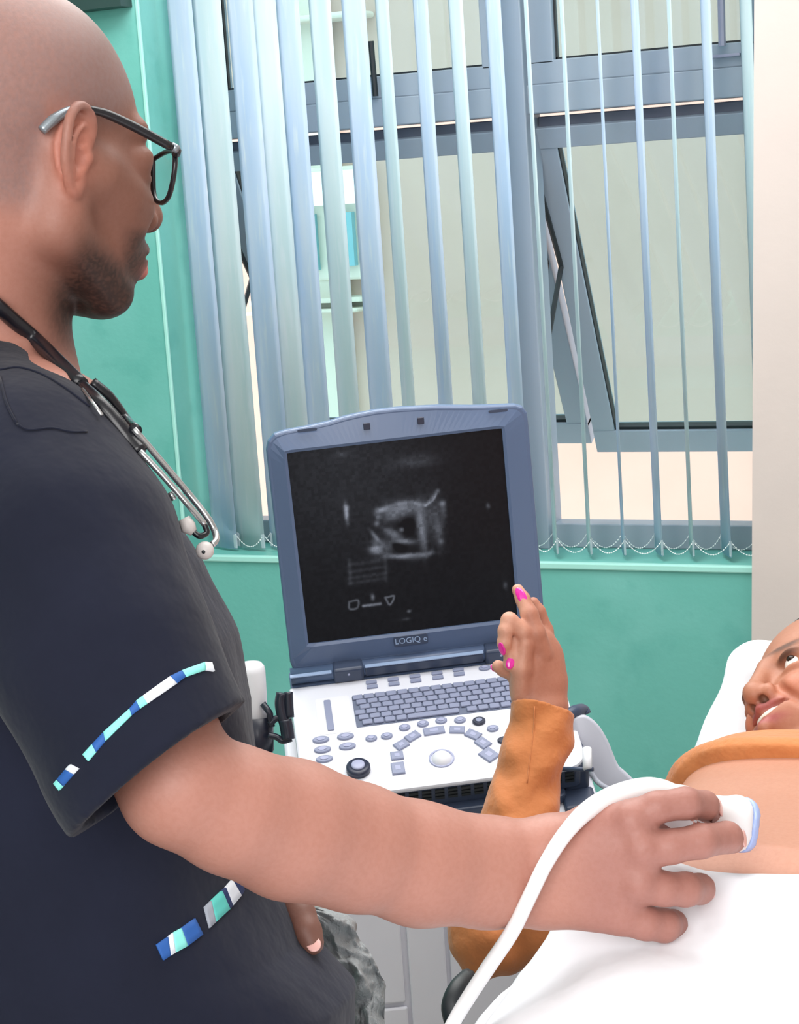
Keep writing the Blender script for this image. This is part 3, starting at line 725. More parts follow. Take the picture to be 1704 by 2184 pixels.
# gel bottle
cb = P(545, 1530, 2.46)
gel = thing('gel_bottle', 'white plastic gel bottle standing upside down in a dark holder left of the console', 'bottle', tuple(cb))
bm = BM(); lathe(bm, [(.014, -.01), (.017, 0), (.0185, .03), (.0183, .062), (.017, .069), (.0135, .0735), (.003, .075)], cb + CR * -.002, (.03, 0, 1), 32); obj('bottle_body', bm, M['white'], gel, True)
cup = thing('bottle_cup', 'dark round cup holding the white gel bottle', 'holder', tuple(cb - np.array([0, 0, .03])))
bm = BM(); lathe(bm, [(.019, -.05), (.0215, -.045), (.0225, .004), (.021, .004), (.0175, -.002), (.0175, -.04)], cb + CR * .001, (.05, 0, 1), 28); obj('cup_body', bm, M['holder'], cup, True)
bm = BM(); tube(bm, [P(560, 1500, 2.44), P(575, 1520, 2.44), P(580, 1550, 2.44)], .0045, 8); obj('cup_clip', bm, M['holder'], cup, True)
# ================================================================== the doctor
def skin(name, c): return mat(name, c, .52, attr='Col', var=(260, .955, .4, .65), bump=(420, .12, .0012), sss=.08, spec=.4)
M['skin_d'] = skin('brown_skin', (180, 130, 112))
M['navy'] = mat('navy_scrub_cotton', (18, 22, 38), .9, sheen=.08, spec=.25, var=(5, (24, 28, 46), .4, .65), bump=(14, .35, .02))
M['black_cloth'] = mat('black_trousers', (20, 22, 28), .9, bump=(16, .4, .02))
hz = lambda v: (lambda w: w / np.linalg.norm(w))(np.array([v[0], v[1], 0]))
HX, HF, UP = hz(CR), hz(CF), np.array([0, 0, 1.])
a_, p_ = math.radians(37), math.radians(12)
hf = math.cos(p_) * (math.cos(a_) * HX + math.sin(a_) * HF) - math.sin(p_) * UP
hr = math.sin(a_) * HX - math.cos(a_) * HF
rl = math.radians(2); hl_ = -hr; hu = np.cross(hf, hl_)
HC = P(158, 322, 1.40) - hr * .078 + hu * -.002
class Frame:
    def __init__(s, O, f, l, u, k=1.0): s.O = np.array(O); s.A = np.stack([f, l, u]); s.k = k
    def __call__(s, x, y, z): return s.O + (x * s.A[0] + y * s.A[1] + z * s.A[2]) * s.k
    def inv(s, p): return (p - s.O) @ s.A.T / s.k
HD = Frame(HC, hf, hl_, hu)
def head(Fd, H, male=True, smile=False):
    A = H.A; S_ = H.k
    def e(c, r, kk=.012, sub=False): Fd.ell(H(*c), np.array(r) * S_, A, kk * S_, sub)
    def cn(a, b, ra, rb, kk=.01, sub=False): Fd.cone(H(*a), H(*b), ra * S_, rb * S_, kk * S_, sub)
    def sp(c, r, kk): cn(c, c, r, r, kk)
    nz = -.007 if male else 0; mz = -.0085 if male else .005; fx = .003 if male else 0
    if True:
        e((-.022, 0, .046), (.098, .077, .086)); e((.018, 0, .022), (.068, .063, .066), .02)
    else:
        e((-.014, 0, .050), (.100, .077, .088)); e((.022, 0, .045), (.072, .068, .080), .02)
    e((.038, 0, -.020), (.054, .058, .075), .02)
    e((-.060, 0, .02), (.05, .06, .06), .03)
    for s in (-1, 1):
        cn((.002, s * .056, -.050), (.070, s * .022, -.094), .020, .020, .02)          # jaw
        cn((.000, s * .064, .0), (.004, s * .056, -.055), .018, .018, .02)
        cn((.058, s * .046, -.022), (.035, s * .060, -.010), .020, .017, .02)          # cheekbone
        cn((.079, s * .029, -.028), (.070, s * .030, -.052), .018, .017, .02)          # cheek
        cn((.083, s * .010, .030), (.070, s * .044, .031), .0095, .0095, .012)           # brow
    e((.076, 0, -.096), (.024, .026, .020), .012)                                       # chin
    e((.078 + fx, 0, -.055 + mz), (.030, .034, .027), .012)                             # muzzle
    for s in (-1, 1): e((.098, s * .033, .010), (.014, .017, .011), .012, True)         # eye sockets
    cn((.092, 0, .022), (.111, 0, -.018 + nz), .008, .0105, .012)                       # nose
    sp((.112, 0, -.023 + nz), .0118, .006)
    for s in (-1, 1):
        sp((.1025, s * .0140, -.026 + nz), .0098, .006)
        e((.107, s * .0080, -.0345 + nz), (.0058, .0042, .006), .003, True)
        lo_g = .0045 if male else 0; xl = -.004 if male else 0
        e((.0785 + xl, s * .0325, .0180 - lo_g), (.0150, .0200, .0085), .004); e((.0780 + xl * .5, s * .0325, -.0040 + (0 if male else .0012)), (.0145, .0195, .0068), .004); e((.070, s * .047, .007), (.014, .010, .012), .006)   # lids
    sm = .007 if smile else 0
    w = .028 if smile else .024
    for s in (-1, 1):
        cn((.105 + fx, 0, -.0475 + mz), (.091 + fx, s * w, -.053 + sm + mz), .0066, .0036, .004)
        cn((.104 + fx, 0, -.0640 + mz - (.0065 if smile else 0)), (.090 + fx, s * w * .9, -.0570 + sm + mz), .0078, .0036, .004)
    if smile:
        for s in (-1, 1): cn((.113, 0, -.0560 + mz), (.094, s * .025, -.0490 + mz), .0058, .0030, .003, True)
        for s in (-1, 1): cn((.099, s * .023, -.024), (.087, s * .041, -.052), .0024, .0024, .009, True)
    else:
        for s in (-1, 1): cn((.114 + fx, 0, -.0550 + mz), (.096 + fx, s * .024, -.0540 + mz), .0024, .0014, .004, True)
    for s in (-1, 1):                                                                    # ears
        ex = .004 if male else -.004
        E = lambda x, z, o=0: H(x * .92 + ex, s * (.0745 + o + max(0, -x) * .34), z * .97 + (.002 if male else 0))
        hel = [(.006, .000, .000), (.010, .012, .003), (.009, .024, .005), (.001, .0325, .008), (-.011, .0325, .011), (-.019, .022, .012), (-.0205, .006, .012), (-.0185, -.009, .010), (-.0125, -.022, .008), (-.005, -.031, .005), (.002, -.033, .003)]
        q = catmull([E(*h) for h in hel], 3)
        Fd.chain([(x, .0034) for x in q], .0025)
        Fd.cone(E(-.002, -.029, .003), E(.002, -.024, .001), .0062, .006, .005)         # lobe
        Fd.ell(E(-.007, .003, .002), (.0150, .0040, .028), A, .003)
        Fd.ell(E(.000, -.003, .0090), (.0085, .0075, .0130), A, .0025, True)            # concha
        Fd.ell(E(-.008, .024, .0090), (.0060, .0030, .0050), A, .002, True)
        ah = catmull([E(-.006, -.020, .007), E(-.0125, -.008, .0105), E(-.0125, .006, .011), E(-.006, .017, .0095), E(.002, .021, .006)], 3)
        Fd.chain([(x, .0026) for x in ah], .002)
        Fd.sph(E(.0075, -.004, .004), .0048, .004); Fd.cone(E(.005, -.012, .004), E(-.002, -.019, .006), .003, .003, .003)
        cr = catmull([E(.006, .004, .005), E(.000, .002, .007)], 2); Fd.chain([(x, .002) for x in cr], .002)
        cn((.002, s * .068, .020), (.000, s * .066, -.022), .012, .010, .008)
    return Fd
DF = Field(); head(DF, HD)
def zs(px): return float(np.interp(px, [400, 1150], [1.0, 1.05]))
def pc(px, py, z, r): return (P(px, py, z), r)
def pa(px, py, z, r): k = zs(px); return (P(px, py, z * k), r * k)
DF.cone(HD(-.034, 0, -.035), P(-20, 830, 1.50), .058, .062, .02)                       # neck
DF.cone(HD(-.004, 0, -.075), P(55, 830, 1.50), .032, .042, .012)
DF.cone(HD(-.045, 0, -.02), P(-80, 760, 1.52), .045, .07, .03)
DF.chain([pc(-60, 860, 1.5, .06), pc(60, 1010, 1.40, .075), pc(80, 1060, 1.37, .060)], .04)
DF.chain([pc(-60, 950, 1.52, .06), pc(60, 1500, 1.53, .05), pc(120, 1900, 1.53, .05)], .03)
DF.chain([pa(80, 1060, 1.37, .050), pa(250, 1400, 1.31, .046), pa(385, 1675, 1.28, .0420), pa(500, 1728, 1.29, .0440), pa(620, 1769, 1.31, .0485), pa(760, 1808, 1.33, .0450), pa(900, 1842, 1.345, .0395)], .006)
DF.chain([pa(900, 1832, 1.345, .036), pa(1040, 1832, 1.352, .027), pa(1150, 1816, 1.352, .022)], .02)
DF.chain([pa(900, 1856, 1.345, .036), pa(1040, 1885, 1.352, .028), pa(1150, 1908, 1.352, .022)], .02)
K = [((1165, 1812, 1.352, .022), (1345, 1752, 1.322, .0150)), ((1165, 1840, 1.350, .022), (1368, 1812, 1.318, .0155)), ((1165, 1880, 1.352, .022), (1362, 1885, 1.322, .0150)), ((1155, 1908, 1.355, .022), (1322, 1950, 1.332, .0150))]
for a, b in K:
    (a0, ra), (b0_, rb) = pa(*a), pa(*b); DF.cone(a0, b0_, ra, rb, .014)
DF.cone(P(1190, 1860, 1.438), P(1330, 1850, 1.419), .027, .023, .02)
FN = [[(1345, 1748, 1.322, .0138), (1400, 1722, 1.318, .0112), (1462, 1713, 1.323, .0112), (1502, 1718, 1.342, .0104), (1512, 1730, 1.362, .0092)],
      [(1368, 1812, 1.318, .0145), (1430, 1806, 1.314, .0120), (1495, 1794, 1.318, .0120), (1550, 1786, 1.338, .0112), (1562, 1792, 1.360, .0096)],
      [(1362, 1885, 1.322, .0140), (1415, 1896, 1.322, .0120), (1462, 1897, 1.330, .0120), (1492, 1896, 1.350, .0108), (1494, 1897, 1.370, .0095)],
      [(1322, 1950, 1.332, .0142), (1375, 1968, 1.332, .0122), (1416, 1974, 1.340, .0118), (1434, 1972, 1.358, .0105), (1430, 1970, 1.376, .0090)]]
FN = [[(q[0], q[1], q[2] * 1.05, q[3] * 1.05) for q in f] for f in FN]
for f in FN: DF.chain([(P(*q[:3]), q[3]) for q in f], .0035)
for q in ((1347, 1748, 1.313), (1370, 1808, 1.309), (1362, 1882, 1.314)): DF.sph(P(q[0], q[1], q[2] * 1.05), .0078, .010)
DF.chain([pa(1190, 1800, 1.36, .020), pa(1270, 1765, 1.375, .017), pa(1360, 1745, 1.392, .014), pa(1440, 1742, 1.40, .0115), pa(1490, 1755, 1.40, .009)], .012)
# far hand holding the bag in front of the belly
DF.chain([pc(200, 1250, 1.66, .05), pc(420, 1700, 1.66, .045), pc(560, 1850, 1.60, .03), pc(608, 1900, 1.55, .024)], .02)
for q in ([(612, 1905, 1.54, .014), (640, 1950, 1.52, .0118), (655, 1985, 1.51, .0108), (666, 2012, 1.505, .0095)], [(600, 1915, 1.56, .013), (625, 1970, 1.56, .0115), (632, 2010, 1.56, .010), (640, 2040, 1.55, .009)],
          [(596, 1920, 1.575, .013), (610, 1980, 1.58, .0115), (615, 2030, 1.58, .010), (622, 2060, 1.57, .009)], [(590, 1920, 1.59, .012), (598, 1985, 1.60, .011), (602, 2035, 1.60, .0095)], [(590, 1930, 1.54, .013), (600, 1990, 1.54, .0105), (618, 2040, 1.53, .009)]):
    DF.chain([(P(*c[:3]), c[3]) for c in q], .006)
def mixc(c, c2, w): return c * (1 - w[:, None]) + np.array(lin(c2))[None] * w[:, None]
def sst(x, a, b): t = np.clip((x - a) / (b - a), 0, 1); return t * t * (3 - 2 * t)
rngc = np.random.default_rng(5)
def doc_color(V):
    c = np.tile(np.array(lin((174, 123, 109))), (len(V), 1)); q = HD.inv(V); x, y, z = q.T
    inh = sst(z, -.17, -.11) * (np.abs(x) < .2) * (np.abs(y) < .15)
    c = mixc(c, (126, 86, 73), inh * sst(x, -.05, .03))  # dimmer light on the face put into the skin colour
    sp = .8 + .35 * rngc.random(len(V))
    # close-cropped scalp
    line = z - (.030 + .9 * np.clip(x - .035, 0, .06)) + .0 * y
    scalp = inh * sst(line, -.012, .018) * sst(-x, -.085, -.055)
    back = inh * sst(-x, .012, .032) * sst(z, -.058, -.03)
    c = mixc(c, (128, 106, 104), np.clip(np.maximum(scalp, back) * .7 * sp, 0, 1))
    # beard shadow
    jaw = inh * sst(-z - .25 * (x - .05), .056, .082) * sst(x, .000, .035); jaw2 = inh * sst(x, .052, .080) * sst(-z, .040, .052)
    c = mixc(c, (30, 23, 22), np.clip(np.maximum(jaw * .92, jaw2 * .8) * sp, 0, .93))
    lip = np.exp(-(((x - .104) / .016) ** 2 + (y / .024) ** 2 + ((z + .0730) / .0065) ** 2) * 1.2) * inh
    c = mixc(c, (196, 118, 110), np.clip(lip * 1.6, 0, 1))
    ul = np.exp(-(((x - .102) / .016) ** 2 + (y / .022) ** 2 + ((z + .0560) / .005) ** 2) * 1.2) * inh
    c = mixc(c, (110, 72, 68), np.clip(ul * 1.4, 0, 1))
    nos = np.exp(-(((x - .107) / .007) ** 2 + ((np.abs(y) - .009) / .006) ** 2 + ((z + .0415) / .005) ** 2)) * inh
    c = mixc(c, (34, 20, 18), np.clip(nos * 1.8, 0, .95))  # darkness inside the nostrils painted into the skin colour
    earr = np.exp(-(((x + .004) / .018) ** 2 + ((np.abs(y) - .084) / .008) ** 2 + (z / .03) ** 2)) * inh
    c = mixc(c, (190, 122, 104), np.clip(earr * 1.3, 0, .8))
    brow = inh * np.exp(-((z - .0325 + .08 * (np.abs(y) - .03) ** 2 * 10) / .004) ** 2) * sst(np.abs(y), .008, .014) * sst(-np.abs(y), -.056, -.048) * (x > .05)
    c = mixc(c, (45, 34, 30), brow * .85)
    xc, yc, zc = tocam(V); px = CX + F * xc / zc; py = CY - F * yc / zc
    hand = sst(px, 1180, 1300) * (py > 1600)
    c = mixc(c, (160, 111, 102), hand * .8)
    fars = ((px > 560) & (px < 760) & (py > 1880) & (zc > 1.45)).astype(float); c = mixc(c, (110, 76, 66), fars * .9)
    return c
def skinclip(p):
    xc, yc, zc = tocam(p); return np.ones(len(p), bool)
pts_ = np.array([P(-250, -120, 1.5), P(1620, 2060, 1.3), P(-250, 2150, 1.65), P(400, -150, 1.7), P(1600, 1700, 1.42), P(-200, 1000, 1.66), P(680, 2060, 1.62), P(0, 1400, 1.18), P(400, 1900, 1.18)])
lo_, hi_ = pts_.min(0) - .03, pts_.max(0) + .03
V1, Q1 = surface(DF, lo_, hi_, .0025)
doc = thing('person', 'standing doctor in navy scrubs and glasses pressing the white probe on the belly', 'person', (P(100, 2000, 1.5)[0], P(100, 2000, 1.5)[1], 0))
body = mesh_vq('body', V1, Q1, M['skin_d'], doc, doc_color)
# eyes
M['eyewhite'] = mat('eye_white', (225, 215, 210), .2); M['iris'] = mat('dark_iris', (40, 24, 18), .15); M['pinknail'] = mat('natural_nail', (226, 176, 168), .3)
def eyes(H, par, gaze=(0, 0)):
    for s in (-1, 1):
        bm = BM(); ball(bm, H(.0750 if par is doc else .0775, s * .0325, .0070), .0122 * H.k, 20); o = obj('eyeball', bm, M['eyewhite'], par, True)
        bm = BM(); ball(bm, H(.0775 + .0078, s * .0325 + gaze[0], .0070 + gaze[1]), .0055 * H.k, 14); obj('iris', bm, M['iris'], o, True)
eyes(HD, doc)
def nail(par, c, ax_l, ax_n, l, w, m, t=.0012):
    L_ = np.array(ax_l, float); L_ /= np.linalg.norm(L_); N_ = np.array(ax_n, float); N_ -= L_ * N_.dot(L_); N_ /= np.linalg.norm(N_); W_ = np.cross(N_, L_)
    bm = BM(); ball(bm, c, (l, w, t), 14, (L_, W_, N_)); return obj('fingernail', bm, m, par, True)
for (a, b, r), nn in (((FN[0][3], FN[0][4], .0095), (1, .1)), ((FN[1][3], FN[1][4], .0100), (1, .05)), ((FN[2][3], FN[2][4], .0098), (1, 0)), ):
    A_, B_ = P(*a[:3]), P(*b[:3]); nrm = CR * nn[0] + CU * nn[1]
    nail(doc, A_ * .35 + B_ * .65 + nrm * (r + .0003), B_ - A_, nrm, .0085, .0068, M['pinknail'], .0016)
nail(doc, P(669, 2014, 1.497), P(666, 2014, 1.5) - P(652, 1980, 1.51), -CF + .3 * CU, .007, .006, M['pinknail'])
# ---------------- scrub top
YS = [600, 742, 800, 882, 968, 1055, 1200, 1350, 1500, 1700, 1880, 2000, 2050, 2110, 2250, 2500]
FX = [-70, -10, 75, 150, 222, 318, 420, 490, 540, 562, 585, 640, 700, 752, 745, 730]
BX = [-60, -150, -240, -310, -350, -370, -370, -350, -330, -300, -280, -270, -270, -270, -280, -280]
WB = [.02, .05, .085, .13, .165, .175, .18, .18, .175, .175, .18, .185, .185, .185, .185, .18]
ZT = 1.52
def torso(p, pad=0):
    xc, yc, zc = tocam(p); py = CY - yc * F / ZT; s = ZT / F
    f = np.interp(py, YS, FX); b = np.interp(py, YS, BX); w = np.interp(py, YS, WB)
    c = ((f + b) / 2 - CX) * s; a = (f - b) / 2 * s
    u = np.abs((xc - c) / a); v = np.abs((zc - ZT) / w)
    k = (u ** 2.3 + v ** 2.3) ** (1 / 2.3)
    d = (k - 1) * np.minimum(a, w) * .8
    return np.maximum(np.maximum(d, (py - 2480) * s), (668 - py) * s)
SLV = [pc(-20, 970, 1.42, .066), pc(48, 1060, 1.35, .078), pc(130, 1180, 1.31, .078), pc(215, 1390, 1.285, .071), pc(300, 1580, 1.27, .064), pc(350, 1668, 1.265, .0615), pc(372, 1700, 1.263, .0610)]
SF = Field(); SF.chain(SLV, .03)
hemc = P(331, 1643, 1.267); ta, tb_ = P(490, 1535, 1.267), P(190, 1775, 1.267)
hemd = P(372, 1695, 1.2655) - P(340, 1655, 1.267); ht = (tb_ - ta); hemd = hemd - ht * hemd.dot(ht) / ht.dot(ht); hemd /= np.linalg.norm(hemd)
ARMH = Field(); ARMH.chain([pc(215, 1390, 1.29, .052), pc(300, 1580, 1.272, .0535), pc(350, 1668, 1.268, .0545), pc(420, 1760, 1.264, .056)], .02)
def folds(p, amp=.0030):
    xc, yc, zc = tocam(p)
    return amp * (np.sin(xc * 34 + yc * 21 + 2.2 * np.sin(yc * 9)) * .6 + np.sin(yc * 46 - xc * 30 + 1.5 * np.sin(xc * 17)) * .35 + .5 * np.sin(zc * 40 + yc * 18))
def sleevef(p, pad=.012):
    d = SF(p, pad); d = np.maximum(d, (p - hemc) @ hemd)
    inner = ARMH(p, pad); deep = np.maximum(inner, -((p - hemc) @ hemd) - .05)
    return np.maximum(d, -deep)
NK = Field(); NK.cone(HD(-.03, 0, -.035), P(-10, 830, 1.50), .060, .074, .02); NK.cone(HD(-.004, 0, -.075), P(70, 780, 1.50), .034, .052, .02); NK.cone(HD(-.045, 0, -.02), P(-80, 760, 1.5), .05, .066, .03)
SH = Field(); SH.chain([pc(-60, 845, 1.46, .062), pc(20, 985, 1.39, .064), pc(55, 1060, 1.35, .070)], .03)
def scrub(p, pad=.012):
    t = torso(p) + folds(p, .0035); s = sleevef(p, pad) + folds(p, .0012); h = SH(p, pad)
    xc, yc, zc = tocam(p); py = CY - F * yc / 1.4
    k = np.interp(py, [900, 1200, 1450], [.03, .02, .004])
    t = np.where(py < 1500, smin(t, h, .02), t)
    d = np.minimum(t, s); kk = np.maximum(k, 1e-4); hh = np.clip(.5 + .5 * (s - t) / kk, 0, 1); d = s * (1 - hh) + t * hh - kk * hh * (1 - hh)
    return np.maximum(d, -NK(p, pad))
pts_ = np.array([P(-380, 650, 1.72), P(-380, 2520, 1.72), P(780, 2520, 1.72), P(780, 2100, 1.2), P(-380, 700, 1.2), P(0, 1400, 1.15)])
V2, Q2 = surface(scrub, pts_.min(0) - .03, pts_.max(0) + .03, .0042, proj=2)
sv = mesh_vq('scrub_top', V2, Q2, M['navy'], doc)
def scr_hit(p, pad=.05): return scrub(p, pad)
for nm, c in (('aqua', (140, 232, 224)), ('royal', (38, 92, 168)), ('trimwhite', (226, 232, 240)), ('darknavy', (22, 44, 92)), ('trimgrey', (158, 164, 176)), ('jade', (92, 200, 190))): M[nm] = mat(nm + '_trim', c, .7)
T = [(117, 1670, 129, 1685), (148, 1633, 167, 1642), (178, 1609, 190, 1623), (221, 1562, 225, 1581), (277, 1511, 282, 1525), (291, 1494, 300, 1511), (361, 1443, 376, 1459), (385, 1431, 394, 1445), (434, 1413, 437, 1430), (449, 1414, 455, 1433)]
def tr_at(x):
    xs = [t[0] for t in T]; xb = [t[2] for t in T]
    return (x, np.interp(x, xs, [t[1] for t in T])), (x + np.interp(x, xs, np.array(xb) - np.array(xs)), np.interp(x, xs, [t[3] for t in T]))
def trim(x0, x1, m, n=3):
    q = [tr_at(x) for x in np.linspace(x0, x1, n)]
    ribbon('trim_patch', [a for a, b in q], [b for a, b in q], scr_hit, 1.1, 1.4, M[m], sv, .0016, .0022, 4, 2)
for x0, x1, m in ((117, 124, 'aqua'), (124, 142, 'royal'), (142, 152, 'trimwhite'), (178, 198, 'aqua'), (198, 222, 'royal'), (222, 276, 'aqua'), (276, 290, 'royal'), (290, 304, 'aqua'), (304, 361, 'trimwhite'), (361, 386, 'royal'), (386, 434, 'aqua'), (434, 449, 'trimwhite')): trim(x0, x1, m)
def quad(pts, m, z0=1.2, z1=1.6):
    a, b, c, d = pts; ribbon('pocket_trim_patch', [a, b], [d, c], scr_hit, z0, z1, M[m], sv, .002, .0026, 6, 3)
quad([(332, 2015), (356, 1998), (362, 2038), (347, 2048)], 'royal'); quad([(356, 1998), (366, 1990), (372, 2032), (362, 2038)], 'trimwhite'); quad([(366, 1990), (384, 1980), (398, 2018), (372, 2032)], 'aqua'); quad([(384, 1980), (413, 1959), (430, 1994), (398, 2018)], 'royal')
quad([(434, 1935), (447, 1922), (457, 1968), (445, 1980)], 'trimgrey'); quad([(447, 1922), (470, 1900), (487, 1940), (457, 1968)], 'jade'); quad([(470, 1900), (478, 1893), (493, 1932), (487, 1940)], 'darknavy'); quad([(478, 1893), (492, 1877), (511, 1910), (493, 1932)], 'trimwhite'); quad([(492, 1877), (502, 1868), (518, 1898), (511, 1910)], 'darknavy')
def seam(pts, z0=1.1, z1=1.6, off=.0006, r=.0009):
    q = [hit(x, y, scr_hit, z0, z1) for x, y, _ in catmull([(*p, 0) for p in pts], 4)]
    bm = BM(); tube(bm, [p + n * off for p, n in q], r, 6); obj('seam', bm, M['navy'], sv, True)
seam([(0, 805), (14, 860), (36, 905)]); seam([(36, 905), (62, 918), (110, 914), (150, 922), (185, 922)]); seam([(0, 790), (40, 785), (90, 800), (140, 830), (190, 868)])
# neckline band
nb = [(0, 708), (45, 722), (90, 742), (130, 762), (170, 790)]
# trousers and shoes
TF = Field(); hp = P(180, 2400, 1.52); hipz = hp[2]
for s in (-1, 1):
    o_ = HF * s * .095; foot = np.array([hp[0], hp[1], 0]) + o_ * 1.1 + HX * -.03
    TF.chain([(hp + o_ * .8 + UP * .05, .125), (hp + o_ - UP * .1, .105), (hp * [1, 1, 0] + o_ + UP * .45 + HX * .02, .075), (foot + UP * .09, .055)], .02)
V3, Q3 = surface(lambda p, pad=.01: np.maximum(TF(p, pad) + folds(p, .003), .06 - p[:, 2]), (hp[0] - .4, hp[1] - .4, .03), (hp[0] + .4, hp[1] + .4, hipz + .2), .014)
mesh_vq('trousers', V3, Q3, M['black_cloth'], doc)
for s in (-1, 1):
    o_ = HF * s * .095; ft = np.array([hp[0], hp[1], 0]) + o_ * 1.1 + HX * -.03
    bm = BM(); ball(bm, ft + HX * .05 + UP * .045, (.135, .048, .045), 16, (HX, HF, UP)); obj('shoe', bm, M['black_cloth'], doc, True)
# ---------------- glasses
M['gl'] = mat('black_acetate', (26, 27, 32), .3); M['gltip'] = mat('grey_metal', (150, 160, 168), .3, metal=.6)
gl = thing('glasses', 'black framed glasses worn by the doctor, grey temple tips', 'glasses', tuple(HD(.1, 0, .02)))
def rim(s):
    L_ = [(0.1060, .010, 0.0166), (0.1050, .030, 0.0212), (0.0980, .055, 0.0193), (0.0940, .066, 0.0110), (0.0950, .064, -0.0037), (0.0990, .052, -0.0166), (0.1040, .032, -0.0193), (0.1070, .015, -0.0110)]
    q = catmull([HD(x, s * y, z) for x, y, z in L_ + L_[:1]], 5)
    bm = BM(); tube(bm, q, .0021, 8, False); r = obj('rim', bm, M['gl'], gl, True)
    bm = BM(); c = bm.verts.new(Vector(HD(.1025, s * .037, 0))); vs = [bm.verts.new(Vector(v)) for v in q[:-1]]
    for i in range(len(vs)): bm.faces.new((c, vs[i], vs[(i + 1) % len(vs)]))
    obj('lens', bm, M['lens'], r, True)
    bm = BM(); tube(bm, catmull([HD(.094, s * .066, .016), HD(.090, s * .0745, .018), HD(.080, s * .0775, .0195)], 4), [.0034, .0030, .0030], 8); obj('hinge', bm, M['gl'], r, True)
    bm = BM(); tube(bm, [HD(.0885, s * .0762, .0185), HD(.0838, s * .0772, .0195)], .0036, 8); obj('hinge_plate', bm, M['gltip'], r, True)
    tp = catmull([HD(.081, s * .0775, .0195), HD(.05, s * .0785, .028), HD(.024, s * .0795, .0335), (HD(.006, s * .081, .0345))], 6)
    bm = BM(); tube(bm, tp, [.0036, .0038, .0036, .0028], 8); t_ = obj('temple', bm, M['gl'], gl, True)
    tp = catmull([HD(.006, s * .081, .0345), HD(-.008, s * .081, .031), HD(-.021, s * .0815, .021), HD(-.029, s * .0805, .012)], 5)
    bm = BM(); tube(bm, tp, [.0028, .0028, .0044, .0038], 8); obj('temple_tip', bm, M['gltip'], t_, True)
for s in (-1, 1): rim(s)
bm = BM(); tube(bm, catmull([HD(.106, -.010, .012), HD(.112, 0, .014), HD(.106, .010, .012)], 5), .002, 8); obj('bridge', bm, M['gl'], gl, True)
# ---------------- stethoscope
M['rubber'] = mat('black_rubber', (22, 23, 30), .28); M['steel'] = mat('brushed_steel', (200, 202, 205), .22, metal=.85); M['eartip'] = mat('grey_ear_tip', (196, 190, 188), .4)
st = thing('stethoscope', 'black rubber stethoscope with steel ear tubes worn round the doctor neck', 'stethoscope', tuple(P(190, 830, 1.4)))
def on_s(px, py, off, z0=1.15, z1=1.7):
    p, n = hit(px, py, lambda q, pad: np.minimum(scrub(q, pad), DF(q, pad)), z0, z1); return p, n
def st_path(L_, off):
    return [on_s(x, y, 0)[0] - CF * off for x, y in L_]
bm = BM(); q = [P(-120, 560, 1.46)] + st_path([(-20, 640), (30, 684), (80, 728), (130, 778), (175, 822)], .003); tube(bm, catmull(q, 5), .0060, 12); obj('neck_tube', bm, M['rubber'], st, True)
e0_ = q[-1]
yk = st_path([(212, 858), (246, 896), (276, 935)], .009); yk2 = st_path([(200, 818), (236, 850), (272, 900)], .010)
zz = tocam(yk[-1])[2] - .004
bm = BM(); tube(bm, catmull([e0_] + yk + [P(300, 965, zz)], 5), [.0045, .0062, .0064, .0058], 10); jn = obj('yoke', bm, M['rubber'], st, True)
bm = BM(); tube(bm, catmull(yk2 + [P(290, 918, zz)], 5), [.0045, .005, .0045], 10); obj('yoke_branch', bm, M['rubber'], jn, True)
bm = BM(); tube(bm, st_path([(183, 833), (205, 862), (224, 888)], .014), .0014, 6); obj('yoke_spring', bm, M['steel'], jn, True)
bm = BM(); tube(bm, catmull([P(285, 914, zz), P(345, 985, zz + .01), P(400, 1050, zz + .02), P(440, 1100, zz + .02), P(457, 1130, zz + .02), P(461, 1150, zz + .015), P(452, 1162, zz + .01)], 6), .0024, 10); obj('ear_tube', bm, M['steel'], st, True)
bm = BM(); tube(bm, catmull([P(298, 962, zz - .005), P(350, 1018, zz - .003), P(400, 1075, zz), P(436, 1118, zz + .005)], 6), .0023, 10); t2 = obj('ear_tube', bm, M['steel'], st, True)
bm = BM(); tube(bm, catmull([P(436, 1118, zz + .005), P(441, 1136, zz + .005), P(425, 1143, zz), P(408, 1130, zz)], 5), .0022, 8); obj('tube_sleeve', bm, M['rubber'], t2, True)
bm = BM(); ball(bm, P(437, 1174, zz), .0066, 16); et = obj('ear_tip', bm, M['eartip'], st, True)
bm = BM(); ball(bm, P(434, 1177, zz - .006), .0015, 8); obj('ear_hole', bm, M['gasket'], et, True)
bm = BM(); tube(bm, [P(413, 1136, zz), P(402, 1125, zz), P(392, 1106, zz)], [.003, .0058, .0045], 12); obj('ear_tip', bm, M['eartip'], st, True)
bm = BM(); tube(bm, [P(362, 1050, zz), P(372, 1066, zz)], .0022, 8); obj('clip', bm, M['steel'], st, True)
# ================================================================== the patient
M['skin_p'] = skin('warm_skin', (190, 140, 118))
M['rust'] = mat('rust_cotton', (184, 112, 62), .85, sheen=.15, var=(7, (196, 122, 70), .4, .65), bump=(30, .5, .012))
M['linen'] = mat('white_linen', (240, 242, 248), .85, bump=(9, .25, .02))
M['pink'] = mat('magenta_polish', (222, 42, 160), .12, coat=.6)
M['teeth'] = mat('teeth', (240, 232, 222), .25); M['hair'] = mat('black_hair', (22, 18, 18), .6, bump=(200, .6, .004))
f_ = -.876 * CR + .372 * CU - .309 * CF; f_ /= np.linalg.norm(f_)
lf_ = .483 * CR + .639 * CU - .599 * CF; lf_ -= f_ * lf_.dot(f_); lf_ /= np.linalg.norm(lf_); upv = np.cross(f_, lf_)
HK = 1.02
PHC = P(1592, 1474, 1.99) - (f_ * .122 - upv * .023) * HK
PHD = Frame(PHC, f_, lf_, upv, HK)
PF = Field()
